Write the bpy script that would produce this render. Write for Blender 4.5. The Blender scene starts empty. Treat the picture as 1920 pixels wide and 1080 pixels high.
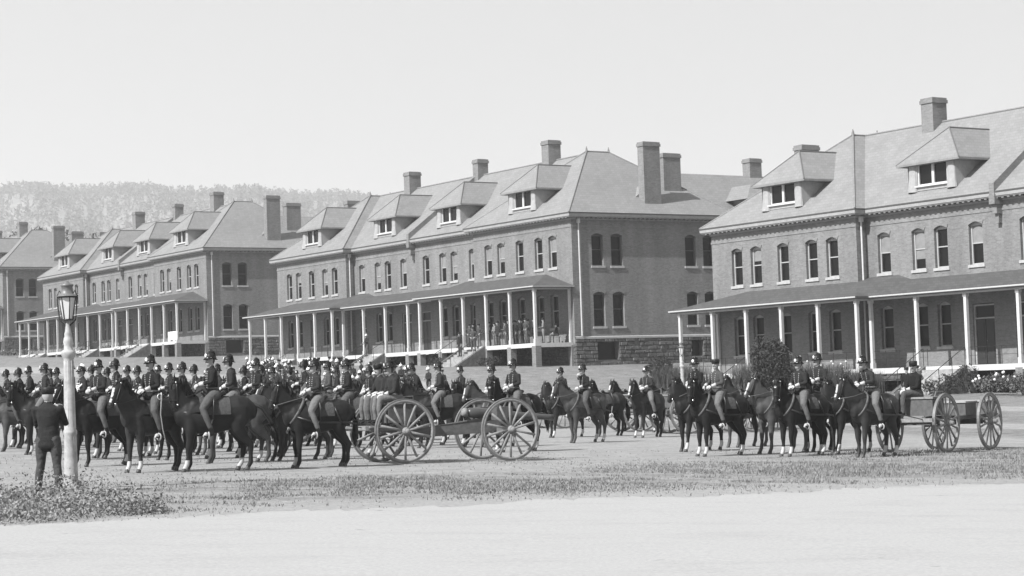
import bpy, bmesh, math, random
import numpy as np
from mathutils import Vector, Matrix
from mathutils.bvhtree import BVHTree
from mathutils.geometry import tessellate_polygon
random.seed(7); np.random.seed(7)
C = bpy.context.scene.collection
PI = math.pi
CAMZ = 1.8
# ------------------------------------------------------------------ camera
F, PITCH, ROLL = 3690.95, .0495, .0336
TH = .5754
cam_d = bpy.data.cameras.new('camera'); cam = bpy.data.objects.new('camera', cam_d); C.objects.link(cam)
cp_, sp_ = math.cos(PITCH), math.sin(PITCH); cr_, sr_ = math.cos(ROLL), math.sin(ROLL)
fwd = Vector((0, cp_, sp_)); upv = Vector((0, -sp_, cp_)); rt = Vector((1, 0, 0))
R_ = rt*cr_ - upv*sr_; U_ = rt*sr_ + upv*cr_
cam.matrix_world = Matrix(((R_.x, U_.x, -fwd.x, 0), (R_.y, U_.y, -fwd.y, 0), (R_.z, U_.z, -fwd.z, CAMZ), (0, 0, 0, 1)))
cam_d.sensor_width = 36; cam_d.lens = F/1920*36; cam_d.clip_end = 9000; cam_d.clip_start = .5
bpy.context.scene.camera = cam

# ------------------------------------------------------------------ terrain
MX, MY = 4.2968, 137.909
def uv_of(x, y):
    dx, dy = x-MX, y-MY
    return dx*math.sin(TH)-dy*math.cos(TH), dx*math.cos(TH)+dy*math.sin(TH)
def xy_of(u, v):
    return MX+u*math.sin(TH)+v*math.cos(TH), MY-u*math.cos(TH)+v*math.sin(TH)
GU = [-400, -200, -128, -112, -64, -47, 0, 17, 64, 110]
GZ = [16, 9.6, 6.4, 5.25, 3.85, 2.65, 1.25, -.62, -1.75, -2.4]
def sstep(a, b, x):
    t = min(1, max(0, (x-a)/(b-a))); return t*t*(3-2*t)
def hz(x, y):
    u, v = uv_of(x, y)
    near = -1.74-.026*max(-30, min(30, x))
    far = float(np.interp(u, GU, GZ))
    t = sstep(-40, -7, v)
    z = near*(1-t)+far*t
    if y > 420:
        z = z + 0
    return z+CAMZ
def ray(px, py):
    a = (px-960)/F; b = -(py-540)/F
    return (fwd + R_*a + U_*b)
def ground_at(px, py):
    d = ray(px, py); d = d/d.y
    lo = None; y = 12.0
    prev = y
    while y < 400:
        if CAMZ+d.z*y < hz(d.x*y, y): break
        prev = y; y += .5
    a, b = prev, y
    for _ in range(30):
        m = (a+b)/2
        if CAMZ+d.z*m < hz(d.x*m, m): b = m
        else: a = m
    return Vector((d.x*b, b, hz(d.x*b, b)))
def at_dist(px, py, y):
    d = ray(px, py); d = d/d.y
    return Vector((d.x*y, y, CAMZ+d.z*y))

# ------------------------------------------------------------------ materials (greyscale, the plate is black and white)
def mat(name, col, rough=.8, noise=None, spec=.3, bump=None, metal=0, coords='Object'):
    m = bpy.data.materials.new(name); m.use_nodes = True
    nt = m.node_tree; b = nt.nodes['Principled BSDF']
    b.inputs['Base Color'].default_value = (col, col, col, 1)
    b.inputs['Roughness'].default_value = rough; b.inputs['Metallic'].default_value = metal
    b.inputs['Specular IOR Level'].default_value = spec
    tc = nt.nodes.new('ShaderNodeTexCoord')
    if noise:
        sc, amt = noise[:2]
        n = nt.nodes.new('ShaderNodeTexNoise'); n.inputs['Scale'].default_value = sc; n.inputs['Detail'].default_value = 6
        n.inputs['Roughness'].default_value = .65
        nt.links.new(tc.outputs[coords], n.inputs['Vector'])
        r = nt.nodes.new('ShaderNodeValToRGB')
        r.color_ramp.elements[0].position = .3; r.color_ramp.elements[1].position = .7
        lo, hi = col*(1-amt), min(1, col*(1+amt))
        r.color_ramp.elements[0].color = (lo, lo, lo, 1); r.color_ramp.elements[1].color = (hi, hi, hi, 1)
        nt.links.new(n.outputs['Fac'], r.inputs['Fac']); nt.links.new(r.outputs['Color'], b.inputs['Base Color'])
    if bump:
        n = nt.nodes.new('ShaderNodeTexNoise'); n.inputs['Scale'].default_value = bump[0]; n.inputs['Detail'].default_value = 4
        nt.links.new(tc.outputs[coords], n.inputs['Vector'])
        bn = nt.nodes.new('ShaderNodeBump'); bn.inputs['Strength'].default_value = bump[1]; bn.inputs['Distance'].default_value = bump[2]
        nt.links.new(n.outputs['Fac'], bn.inputs['Height']); nt.links.new(bn.outputs['Normal'], b.inputs['Normal'])
    return m
def brick_mat(name, c1, c2, cm, bw, bh, mortar, bump=.3, big=.12):
    # big: amount of broad weathering
    m = mat(name, c1, .85); nt = m.node_tree; b = nt.nodes['Principled BSDF']
    tc = nt.nodes.new('ShaderNodeTexCoord'); sp = nt.nodes.new('ShaderNodeSeparateXYZ'); nt.links.new(tc.outputs['Object'], sp.inputs[0])
    ad = nt.nodes.new('ShaderNodeMath'); ad.operation = 'ADD'; nt.links.new(sp.outputs[0], ad.inputs[0]); nt.links.new(sp.outputs[1], ad.inputs[1])
    cb = nt.nodes.new('ShaderNodeCombineXYZ'); nt.links.new(ad.outputs[0], cb.inputs[0]); nt.links.new(sp.outputs[2], cb.inputs[1])
    br = nt.nodes.new('ShaderNodeTexBrick'); nt.links.new(cb.outputs[0], br.inputs['Vector'])
    br.inputs['Scale'].default_value = 1; br.inputs['Brick Width'].default_value = bw; br.inputs['Row Height'].default_value = bh
    br.inputs['Mortar Size'].default_value = mortar
    for k, c in (('Color1', c1), ('Color2', c2), ('Mortar', cm)): br.inputs[k].default_value = (c, c, c, 1)
    n = nt.nodes.new('ShaderNodeTexNoise'); n.inputs['Scale'].default_value = .45; n.inputs['Detail'].default_value = 8; n.inputs['Roughness'].default_value = .7
    stq = nt.nodes.new('ShaderNodeMapping'); stq.inputs['Scale'].default_value = (1.6, 1.6, .3); nt.links.new(tc.outputs['Object'], stq.inputs[0]); nt.links.new(stq.outputs[0], n.inputs['Vector'])
    mr = nt.nodes.new('ShaderNodeMapRange'); mr.inputs[1].default_value = .25; mr.inputs[2].default_value = .75
    n2 = nt.nodes.new('ShaderNodeTexNoise'); n2.inputs['Scale'].default_value = 6.5; n2.inputs['Detail'].default_value = 7; n2.inputs['Roughness'].default_value = .8
    nt.links.new(tc.outputs['Object'], n2.inputs['Vector'])
    ma = nt.nodes.new('ShaderNodeMath'); ma.operation = 'MULTIPLY_ADD'; ma.inputs[1].default_value = .55; nt.links.new(n2.outputs['Fac'], ma.inputs[0])
    mb_ = nt.nodes.new('ShaderNodeMath'); mb_.operation = 'MULTIPLY_ADD'; mb_.inputs[1].default_value = .6; mb_.inputs[2].default_value = -.075; nt.links.new(n.outputs['Fac'], mb_.inputs[0]); nt.links.new(mb_.outputs[0], ma.inputs[2])
    mr.inputs[3].default_value = 1-big; mr.inputs[4].default_value = 1+big; nt.links.new(ma.outputs[0], mr.inputs[0])
    mx = nt.nodes.new('ShaderNodeMix'); mx.data_type = 'RGBA'; mx.blend_type = 'MULTIPLY'; mx.inputs[0].default_value = 1
    nt.links.new(br.outputs['Color'], mx.inputs[6]); nt.links.new(mr.outputs[0], mx.inputs[7]); nt.links.new(mx.outputs[2], b.inputs['Base Color'])
    bn = nt.nodes.new('ShaderNodeBump'); bn.inputs['Strength'].default_value = bump; bn.inputs['Distance'].default_value = .02
    iv = nt.nodes.new('ShaderNodeMath'); iv.operation = 'SUBTRACT'; iv.inputs[0].default_value = 1; nt.links.new(br.outputs['Fac'], iv.inputs[1])
    nt.links.new(iv.outputs[0], bn.inputs['Height']); nt.links.new(bn.outputs['Normal'], b.inputs['Normal'])
    return m
BRICK = brick_mat('brick', .138, .19, .2, .23, .078, .008, .2, .42)
STONE = mat('rubble stone', .11, .9, (3.5, .35), bump=(5, .6, .08))
STEPS = mat('step stone', .27, .9, (4, .3), bump=(6, .5, .05))
SLATE = brick_mat('slate', .185, .213, .165, .34, .19, .012, .25, .2)
PSLATE = brick_mat('porch shingle', .065, .085, .055, .3, .16, .01, .3, .2)
DSHING = mat('dormer shingle', .3, .8, (4, .14))
CHIM = brick_mat('chimney brick', .15, .2, .21, .23, .078, .008, .15, .35)
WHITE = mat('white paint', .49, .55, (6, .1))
CORN = mat('cornice paint', .3, .7, (3, .15))
TRIMD = mat('bracket paint', .16, .7)
SILL = mat('sill stone', .36, .8, (5, .15))
TRIM = mat('weathered trim', .34, .7, (3, .2))
SASH = mat('sash paint', .36, .6)
SASH_SHADE = mat('grey sash paint', .07, .6)  # sash paint again, with the shade of the end walls put into its colour
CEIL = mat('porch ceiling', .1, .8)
DECKM = mat('deck boards', .25, .8, (2, .2))
GLASS = mat('window glass', .008, .2, spec=.15)
BLIND = mat('window blind', .2, .8, (2, .2))
DOORM = mat('door paint', .03, .4)
IRON = mat('black iron', .03, .45)
FLASH = mat('ridge metal', .12, .6)
BAY = mat('horse coat dark', .008, .62, (5, .4), .22, bump=(60, .15, .004))
BAY2 = mat('horse coat bay', .014, .62, (4, .4), .24, bump=(60, .15, .004))
BAY3 = mat('horse coat brown', .034, .62, (4, .4), .25, bump=(60, .15, .004))
def vary(m, lo, hi):
    nt = m.node_tree; b_ = nt.nodes['Principled BSDF']; src = b_.inputs['Base Color'].links[0].from_socket
    oi = nt.nodes.new('ShaderNodeObjectInfo'); r_ = nt.nodes.new('ShaderNodeMapRange'); r_.inputs[3].default_value = lo; r_.inputs[4].default_value = hi; nt.links.new(oi.outputs['Random'], r_.inputs[0])
    x = nt.nodes.new('ShaderNodeMix'); x.data_type = 'RGBA'; x.blend_type = 'MULTIPLY'; x.inputs[0].default_value = 1; nt.links.new(src, x.inputs[6]); nt.links.new(r_.outputs[0], x.inputs[7]); nt.links.new(x.outputs[2], b_.inputs['Base Color'])
for m_ in (BAY, BAY2, BAY3): vary(m_, .6, 2.0)
MANE = mat('mane hair', .008, .6, bump=(80, .6, .01))
HWHITE = mat('horse white', .42, .7, (8, .15))
HOOF = mat('hoof', .05, .5)
MUZ = mat('muzzle', .05, .5)
LEA = mat('tack leather', .012, .35, spec=.4)
LEAL = mat('pale leather', .09, .5, (20, .2))
BRASS = mat('bright metal', .6, .25, metal=1)
BUTTON = mat('dull button', .28, .5)
BRASSW2 = mat('worn stirrup', .35, .45)
SKIN = mat('skin', .28, .6)
COAT = mat('dark wool', .01, .9, (30, .3), bump=(13, .7, .03))
COATG = mat('faded wool', .05, .9, (30, .3), bump=(13, .7, .03))
COATW = mat('drab canvas', .17, .9, (20, .2))
TROU = mat('kersey breeches', .1, .9, (25, .2), bump=(13, .7, .03))
TROUD = mat('dark trousers', .05, .9, (25, .2), bump=(11, .9, .04))
vary(COAT, .6, 2.2); vary(TROU, .6, 1.35)
BOOT = mat('boot', .01, .35)
GLOVE = mat('white glove', .42, .8)
HELM = mat('helmet felt', .01, .5)
HELMW = mat('white helmet', .62, .7)
PLUME = mat('dark plume', .012, .8, bump=(80, .6, .01))
HAIR = mat('hair', .03, .7)
HAIRG = mat('grey hair', .3, .8)
WOOD = mat('painted wood', .085, .6, (10, .3))
WOODL = mat('worn wood', .2, .7, (14, .3))
TYRE = mat('iron tyre', .13, .45, (20, .2), .5)
GUN = mat('gun metal', .05, .35, spec=.6)
POSTM = mat('cast iron white', .34, .6, (7, .3), bump=(30, .2, .005))
LGL = mat('lantern glass', .55, .15, spec=.5)
LIN = mat('linen', .75, .9)
def leaf_mat(name, lo, hi, sc=3):
    return mat(name, (lo+hi)/2, .75, (sc, (hi-lo)/(hi+lo)), .2)
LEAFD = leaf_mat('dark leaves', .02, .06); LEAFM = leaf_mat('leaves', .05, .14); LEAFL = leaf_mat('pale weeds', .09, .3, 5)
BLADE = leaf_mat('blade leaves', .03, .1, 6); FLOWER = mat('white flowers', .6, .8); BARK = mat('bark', .06, .9, (5, .3))

# ------------------------------------------------------------------ mesh helpers
class MB:
    def __init__(s): s.v = []; s.f = []; s.m = []; s.mi = 0
    def add(s, vs, fs):
        o = len(s.v); s.v += [tuple(v) for v in vs]; s.f += [tuple(i+o for i in f) for f in fs]; s.m += [s.mi]*len(fs)
    def box(s, x0, x1, y0, y1, z0, z1):
        s.add([(x0,y0,z0),(x1,y0,z0),(x1,y1,z0),(x0,y1,z0),(x0,y0,z1),(x1,y0,z1),(x1,y1,z1),(x0,y1,z1)],
              [(0,3,2,1),(4,5,6,7),(0,1,5,4),(1,2,6,5),(2,3,7,6),(3,0,4,7)])
    def cyl(s, a, b, r0, r1=None, n=10):
        s.loft([a, b], [r0, r0 if r1 is None else r1], n=n, cap=0)
    def loft(s, pts, rad, n=12, cap=1, up=None):
        """tube through pts; rad = number or (side, up) per point"""
        P = [Vector(p) for p in pts]; R = [(r, r) if not isinstance(r, (tuple, list)) else r for r in rad]
        rings = []
        for i, p in enumerate(P):
            t = (P[min(i+1, len(P)-1)]-P[max(i-1, 0)]).normalized()
            u = Vector(up) if up else (Vector((0, 0, 1)) if abs(t.z) < .95 else Vector((1, 0, 0)))
            sd = t.cross(u)
            if sd.length < 1e-4: sd = t.cross(Vector((0, 1, 0)))
            sd.normalize(); uu = sd.cross(t).normalized(); rings.append((p, t, sd, uu, R[i]))
        sec = []
        if cap:
            p, t, sd, uu, r = rings[0]; m = min(r)
            for k in ((.25, .97), (.7, .75))[::-1] : sec.append((p-t*m*k[0]*.8, sd, uu, (r[0]*k[1], r[1]*k[1])))
            # order: farthest first
        for p, t, sd, uu, r in rings: sec.append((p, sd, uu, r))
        if cap:
            p, t, sd, uu, r = rings[-1]; m = min(r)
            for k in ((.25, .97), (.7, .75)): sec.append((p+t*m*k[0]*.8, sd, uu, (r[0]*k[1], r[1]*k[1])))
        vs = []; fs = []
        for p, sd, uu, r in sec:
            for j in range(n):
                a = 2*PI*j/n; vs.append(p+sd*(math.cos(a)*r[0])+uu*(math.sin(a)*r[1]))
        for i in range(len(sec)-1):
            for j in range(n):
                k = (j+1) % n; fs.append((i*n+j, i*n+k, (i+1)*n+k, (i+1)*n+j))
        p, t, sd, uu, r = rings[0]; a0 = len(vs); vs.append(p-t*(min(r)*.8 if cap else 0))
        p, t, sd, uu, r = rings[-1]; a1 = len(vs); vs.append(p+t*(min(r)*.8 if cap else 0))
        for j in range(n):
            k = (j+1) % n; fs.append((a0, k, j)); b = (len(sec)-1)*n; fs.append((a1, b+j, b+k))
        s.add(vs, fs)
    def ball(s, c, r, n=10, m=7):
        rx, ry, rz = r if isinstance(r, (tuple, list)) else (r, r, r)
        vs = [(c[0], c[1], c[2]+rz)]; fs = []
        for i in range(1, m):
            a = PI*i/m
            for j in range(n):
                b = 2*PI*j/n; vs.append((c[0]+rx*math.sin(a)*math.cos(b), c[1]+ry*math.sin(a)*math.sin(b), c[2]+rz*math.cos(a)))
        vs.append((c[0], c[1], c[2]-rz))
        for j in range(n):
            k = (j+1) % n; fs.append((0, 1+j, 1+k)); fs.append((len(vs)-1, 1+(m-2)*n+k, 1+(m-2)*n+j))
        for i in range(m-2):
            for j in range(n):
                k = (j+1) % n; fs.append((1+i*n+j, 1+(i+1)*n+j, 1+(i+1)*n+k, 1+i*n+k))
        s.add(vs, fs)
    def lathe(s, prof, n=16, c=(0, 0)):
        vs = []; fs = []
        for r, z in prof:
            for j in range(n):
                a = 2*PI*j/n; vs.append((c[0]+r*math.cos(a), c[1]+r*math.sin(a), z))
        for i in range(len(prof)-1):
            for j in range(n):
                k = (j+1) % n; fs.append((i*n+j, i*n+k, (i+1)*n+k, (i+1)*n+j))
        fs.append(tuple(range(n))[::-1]); fs.append(tuple((len(prof)-1)*n+j for j in range(n)))
        s.add(vs, fs)
    def torus(s, c, R, r, axis='y', n=40, k=8, flat=1):
        vs = []; fs = []
        for i in range(n):
            a = 2*PI*i/n
            for j in range(k):
                b = 2*PI*(j+.5)/k; rr = R+r*math.cos(b); w = r*flat*math.sin(b)
                x, z = rr*math.cos(a), rr*math.sin(a)
                p = (x, w, z) if axis == 'y' else ((w, x, z) if axis == 'x' else (x, z, w))
                vs.append((c[0]+p[0], c[1]+p[1], c[2]+p[2]))
        for i in range(n):
            for j in range(k):
                fs.append((i*k+j, ((i+1) % n)*k+j, ((i+1) % n)*k+(j+1) % k, i*k+(j+1) % k))
        s.add(vs, fs)
    def mesh(s, name, mats, smooth=False):
        me = bpy.data.meshes.new(name); me.from_pydata(s.v, [], s.f)
        for m in (mats if isinstance(mats, (list, tuple)) else [mats]): me.materials.append(m)
        if any(s.m): me.polygons.foreach_set('material_index', s.m)
        me.update()
        bm = bmesh.new(); bm.from_mesh(me); bmesh.ops.recalc_face_normals(bm, faces=bm.faces); bm.to_mesh(me); bm.free()
        if smooth: me.polygons.foreach_set('use_smooth', [True]*len(me.polygons))
        return me
    def build(s, name, mats, parent=None, smooth=False, loc=None):
        return link(name, s.mesh(name, mats, smooth), parent, loc)
def link(name, me, parent=None, loc=None):
    o = bpy.data.objects.new(name, me); C.objects.link(o)
    if parent: o.parent = parent
    if loc is not None: o.location = loc
    return o
def empty(name, loc=(0, 0, 0), rz=0):
    o = bpy.data.objects.new(name, None); C.objects.link(o); o.location = loc; o.rotation_euler = (0, 0, rz); o.empty_display_size = .2
    return o
def tag(o, label=None, cat=None, group=None, kind=None):
    if label: o['label'] = label
    if cat: o['category'] = cat
    if group: o['group'] = group
    if kind: o['kind'] = kind
    return o
def kids(o): return [c for c in ALLK.get(o.name, [])]
ALLK = {}
def index_children():
    ALLK.clear()
    for o in bpy.data.objects:
        if o.parent: ALLK.setdefault(o.parent.name, []).append(o)
def copy_tree(o, parent=None, skip=()):
    c = o.copy(); C.objects.link(c); c.parent = parent
    for ch in ALLK.get(o.name, []):
        if ch.name.split('.')[0] in skip: continue
        copy_tree(ch, c, skip)
    return c
def fused(mb, mats, voxel, name, smooth_it=2, fix=None):
    """weld overlapping tubes into one continuous skin, keeping the material of the nearest source tube"""
    src = bpy.data.meshes.new('src'); src.from_pydata(mb.v, [], mb.f); src.update()
    bm = bmesh.new(); bm.from_mesh(src); bmesh.ops.recalc_face_normals(bm, faces=bm.faces); bm.to_mesh(src); bm.free()
    bvh = BVHTree.FromPolygons(mb.v, mb.f)
    o = bpy.data.objects.new('tmp', src); C.objects.link(o)
    md = o.modifiers.new('r', 'REMESH'); md.mode = 'VOXEL'; md.voxel_size = voxel; md.adaptivity = 0
    dg = bpy.context.evaluated_depsgraph_get(); ev = o.evaluated_get(dg)
    me = bpy.data.meshes.new_from_object(ev); bpy.data.objects.remove(o)
    bm = bmesh.new(); bm.from_mesh(me)
    for _ in range(smooth_it): bmesh.ops.smooth_vert(bm, verts=bm.verts, factor=.5, use_axis_x=True, use_axis_y=True, use_axis_z=True)
    bm.to_mesh(me); bm.free()
    me.name = name; me.materials.clear()
    for m in mats: me.materials.append(m)
    idx = []
    for p in me.polygons:
        c = p.center; _, _, fi, _ = bvh.find_nearest(c); k = mb.m[fi]
        if fix: k = fix(c, k)
        idx.append(k)
    me.polygons.foreach_set('material_index', idx); me.polygons.foreach_set('use_smooth', [True]*len(idx)); me.update()
    return me

# ------------------------------------------------------------------ ground, road, hills
def ground_mesh():
    ys = list(np.concatenate([np.arange(6, 80, 1.2), np.arange(80, 200, 2.5), np.arange(200, 420, 8), np.geomspace(420, 5000, 40)]))
    xs = list(np.concatenate([-np.geomspace(4200, 130, 26), np.arange(-120, -40, 5), np.arange(-40, 62, 1.6), np.arange(65, 130, 5), np.geomspace(135, 4200, 26)]))
    ys = [-60, -20]+ys
    vs = []; fs = []
    for y in ys:
        for x in xs:
            vs.append((x, y, hz(x, y)))
    w = len(xs)
    for i in range(len(ys)-1):
        for j in range(w-1): fs.append((i*w+j, i*w+j+1, (i+1)*w+j+1, (i+1)*w+j))
    me = bpy.data.meshes.new('ground'); me.from_pydata(vs, [], fs); me.update()
    me.polygons.foreach_set('use_smooth', [True]*len(fs))
    return me
def ground_mat():
    m = bpy.data.materials.new('parade ground'); m.use_nodes = True; nt = m.node_tree; N = nt.nodes; L = nt.links
    b = N['Principled BSDF']; b.inputs['Roughness'].default_value = .95; b.inputs['Specular IOR Level'].default_value = .1
    tc = N.new('ShaderNodeTexCoord')
    def noise(sc, det=6, rough=.6, scale3=None):
        n = N.new('ShaderNodeTexNoise'); n.inputs['Scale'].default_value = sc; n.inputs['Detail'].default_value = det; n.inputs['Roughness'].default_value = rough
        if scale3:
            mp = N.new('ShaderNodeMapping'); mp.inputs['Scale'].default_value = scale3; L.new(tc.outputs['Object'], mp.inputs[0]); L.new(mp.outputs[0], n.inputs['Vector'])
        else: L.new(tc.outputs['Object'], n.inputs['Vector'])
        return n.outputs['Fac']
    def math_(op, a, bb):
        n = N.new('ShaderNodeMath'); n.operation = op
        for i, v in enumerate((a, bb)):
            if isinstance(v, (int, float)): n.inputs[i].default_value = v
            else: L.new(v, n.inputs[i])
        return n.outputs[0]
    def rng(v, a, bb, c=0, d=1):
        n = N.new('ShaderNodeMapRange'); n.inputs[1].default_value = a; n.inputs[2].default_value = bb; n.inputs[3].default_value = c; n.inputs[4].default_value = d
        L.new(v, n.inputs[0]); return n.outputs[0]
    sp = N.new('ShaderNodeSeparateXYZ'); L.new(tc.outputs['Object'], sp.inputs[0])
    X, Y = sp.outputs[0], sp.outputs[1]
    # V coordinate = distance in front of the barracks line
    V = math_('ADD', math_('MULTIPLY', math_('SUBTRACT', X, MX), math.cos(TH)), math_('MULTIPLY', math_('SUBTRACT', Y, MY), math.sin(TH)))
    Ye = math_('SUBTRACT', math_('SUBTRACT', Y, math_('MULTIPLY', X, EDGE_B)), EDGE_A)      # metres beyond the road edge
    Yd = math_('ADD', Ye, math_('MULTIPLY', math_('SUBTRACT', noise(.3, 6, .7), .5), 7))
    belt = math_('MULTIPLY', rng(Yd, 1.2, 4.2), rng(Yd, 11.5, 8.5))
    beltR = math_('MULTIPLY', math_('MULTIPLY', rng(Yd, 0, 1.5), rng(Yd, 19, 15)), rng(X, 2, 8))
    belt = math_('MAXIMUM', belt, beltR)
    patch = rng(noise(.33, 9, .8, (1, 2.2, 1)), .44, .58, .05, 1)
    grass = math_('MULTIPLY', belt, patch)
    lawn = math_('MULTIPLY', rng(math_('ADD', V, math_('MULTIPLY', noise(.2), 3)), -33, -30), 1)
    pathband = math_('MULTIPLY', rng(V, -17.6, -17.2), rng(V, -14.6, -15.0))
    path2 = math_('MULTIPLY', rng(V, -28.0, -27.4), rng(V, -24.2, -24.8))
    lawn = math_('MULTIPLY', lawn, math_('SUBTRACT', 1, math_('MAXIMUM', pathband, path2)))
    lawn = math_('MULTIPLY', lawn, rng(noise(.5, 6), .3, .5, .7, 1))
    grass = math_('MAXIMUM', grass, lawn)
    fine = noise(9, 8, .75); mid = noise(1.3, 8, .7)
    def ramp(v, a, ca, bb, cb):
        r = N.new('ShaderNodeValToRGB'); r.color_ramp.elements[0].position = a; r.color_ramp.elements[1].position = bb
        r.color_ramp.elements[0].color = (ca,)*3+(1,); r.color_ramp.elements[1].color = (cb,)*3+(1,); L.new(v, r.inputs[0]); return r.outputs[0]
    gravel = ramp(math_('ADD', math_('MULTIPLY', fine, .6), math_('MULTIPLY', mid, .4)), .36, .185, .6, .33)
    gr = ramp(math_('ADD', math_('MULTIPLY', fine, .6), math_('MULTIPLY', mid, .4)), .36, .085, .64, .28)
    mx = N.new('ShaderNodeMix'); mx.data_type = 'RGBA'; L.new(grass, mx.inputs[0]); L.new(gravel, mx.inputs[6]); L.new(gr, mx.inputs[7])
    near = math_('MULTIPLY', rng(math_('ADD', Ye, math_('MULTIPLY', math_('SUBTRACT', mid, .5), 6)), 3.6, .6), rng(X, 9, 4, .3, 1))
    mx2 = N.new('ShaderNodeMix'); mx2.data_type = 'RGBA'; L.new(near, mx2.inputs[0]); L.new(mx.outputs[2], mx2.inputs[6]); L.new(ramp(fine, .35, .25, .6, .33), mx2.inputs[7])
    L.new(mx2.outputs[2], b.inputs['Base Color'])
    bn = N.new('ShaderNodeBump'); bn.inputs['Strength'].default_value = .8; bn.inputs['Distance'].default_value = .06; L.new(fine, bn.inputs['Height']); L.new(bn.outputs[0], b.inputs['Normal'])
    return m
edge_px = [(-700, 1010), (-200, 993), (0, 986), (150, 978), (300, 974), (500, 962), (800, 950), (1000, 940), (1250, 932), (1500, 922), (1750, 912), (1920, 905), (2300, 890)]
edge = [ground_at(*p) for p in edge_px]
ex_ = np.array([(e.x, e.y) for e in edge[2:-1]]); EDGE_B, EDGE_A = [float(v) for v in np.polyfit(ex_[:, 0], ex_[:, 1], 1)]
g = link('ground', ground_mesh()); g.data.materials.append(ground_mat()); tag(g, kind='structure')
# foreground road: a sheet that follows the ground up to its ragged edge
rv = []; rf = []
ex = [e.x for e in edge]; ey = [e.y for e in edge]
xs = np.arange(-13, 16, .12)
for i, x in enumerate(xs):
    y1 = float(np.interp(x, ex, ey)) + .25*math.sin(x*1.3)+.16*math.sin(x*3.7+1)+.3*random.uniform(-1, 1)
    for k in range(8):
        y = -20+(y1+20)*(k/7)**.5 if k else -20
        rv.append((x, y, hz(x, y)+.008))
for i in range(len(xs)-1):
    for k in range(7): rf.append((i*8+k, (i+1)*8+k, (i+1)*8+k+1, i*8+k+1))
me = bpy.data.meshes.new('road'); me.from_pydata(rv, [], rf); me.update(); me.polygons.foreach_set('use_smooth', [True]*len(rf))
ROAD = mat('pale road dust', .318, .95, (22, .13), .1, bump=(9, .25, .02))
def worn_road(m):
    nt = m.node_tree; N, L = nt.nodes, nt.links; b = N['Principled BSDF']; src = b.inputs['Base Color'].links[0].from_socket
    tc = N.new('ShaderNodeTexCoord'); mp = N.new('ShaderNodeMapping'); mp.inputs['Scale'].default_value = (.35, .8, 1); mp.inputs['Rotation'].default_value = (0, 0, .22); L.new(tc.outputs['Object'], mp.inputs[0])
    n = N.new('ShaderNodeTexNoise'); n.inputs['Scale'].default_value = 1.2; n.inputs['Detail'].default_value = 9; n.inputs['Roughness'].default_value = .7; L.new(mp.outputs[0], n.inputs['Vector'])
    r = N.new('ShaderNodeValToRGB'); r.color_ramp.elements[0].position = .3; r.color_ramp.elements[1].position = .5; r.color_ramp.elements[0].color = (.9, .9, .9, 1); r.color_ramp.elements[1].color = (1, 1, 1, 1); L.new(n.outputs['Fac'], r.inputs[0])
    n2 = N.new('ShaderNodeTexNoise'); n2.inputs['Scale'].default_value = 3.2; n2.inputs['Detail'].default_value = 3; L.new(tc.outputs['Object'], n2.inputs['Vector'])
    r2 = N.new('ShaderNodeValToRGB'); r2.color_ramp.elements[0].position = .235; r2.color_ramp.elements[1].position = .27; r2.color_ramp.elements[0].color = (.72, .72, .72, 1); r2.color_ramp.elements[1].color = (1, 1, 1, 1); L.new(n2.outputs['Fac'], r2.inputs[0])
    o = src
    for q in (r, r2):
        x = N.new('ShaderNodeMix'); x.data_type = 'RGBA'; x.blend_type = 'MULTIPLY'; x.inputs[0].default_value = 1; L.new(o, x.inputs[6]); L.new(q.outputs[0], x.inputs[7]); o = x.outputs[2]
    L.new(o, b.inputs['Base Color'])
worn_road(ROAD); me.materials.append(ROAD)
tag(link('road', me), kind='structure')
# hills
def hill():
    prof_px = [(-400, 350), (-100, 352), (0, 349), (150, 349), (280, 351), (330, 352), (450, 354), (560, 357), (650, 361), (760, 382), (900, 450), (1100, 560), (1400, 640), (2400, 680)]
    vs = []; fs = []
    cols = np.linspace(-500, 2400, 130); rows = 22
    for px in cols:
        py = float(np.interp(px, [p[0] for p in prof_px], [p[1] for p in prof_px]))+19
        for k in range(rows):
            t = k/(rows-1); y = 950+2250*t
            top = at_dist(px, py+15, 2970)
            d = top.x/2970
            hmax = top.z
            s = sstep(0, .9, t)
            z = 8+(hmax-8)*s + 10*math.sin(px*.03+t*9)*s*(1-s)*4
            if t > .9: z = hmax*(1-(t-.9)*1.5)
            vs.append((d*y, y, z))
    for i in range(len(cols)-1):
        for k in range(rows-1): fs.append((i*rows+k, (i+1)*rows+k, (i+1)*rows+k+1, i*rows+k+1))
    me = bpy.data.meshes.new('hills'); me.from_pydata(vs, [], fs); me.update(); me.polygons.foreach_set('use_smooth', [True]*len(fs))
    me.materials.append(mat('dry hillside', .2, .95, (.02, .3), .1)); return me, vs, rows, len(cols)
hm, hv, HR, HC = hill(); tag(link('hills', hm), kind='structure')
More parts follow.
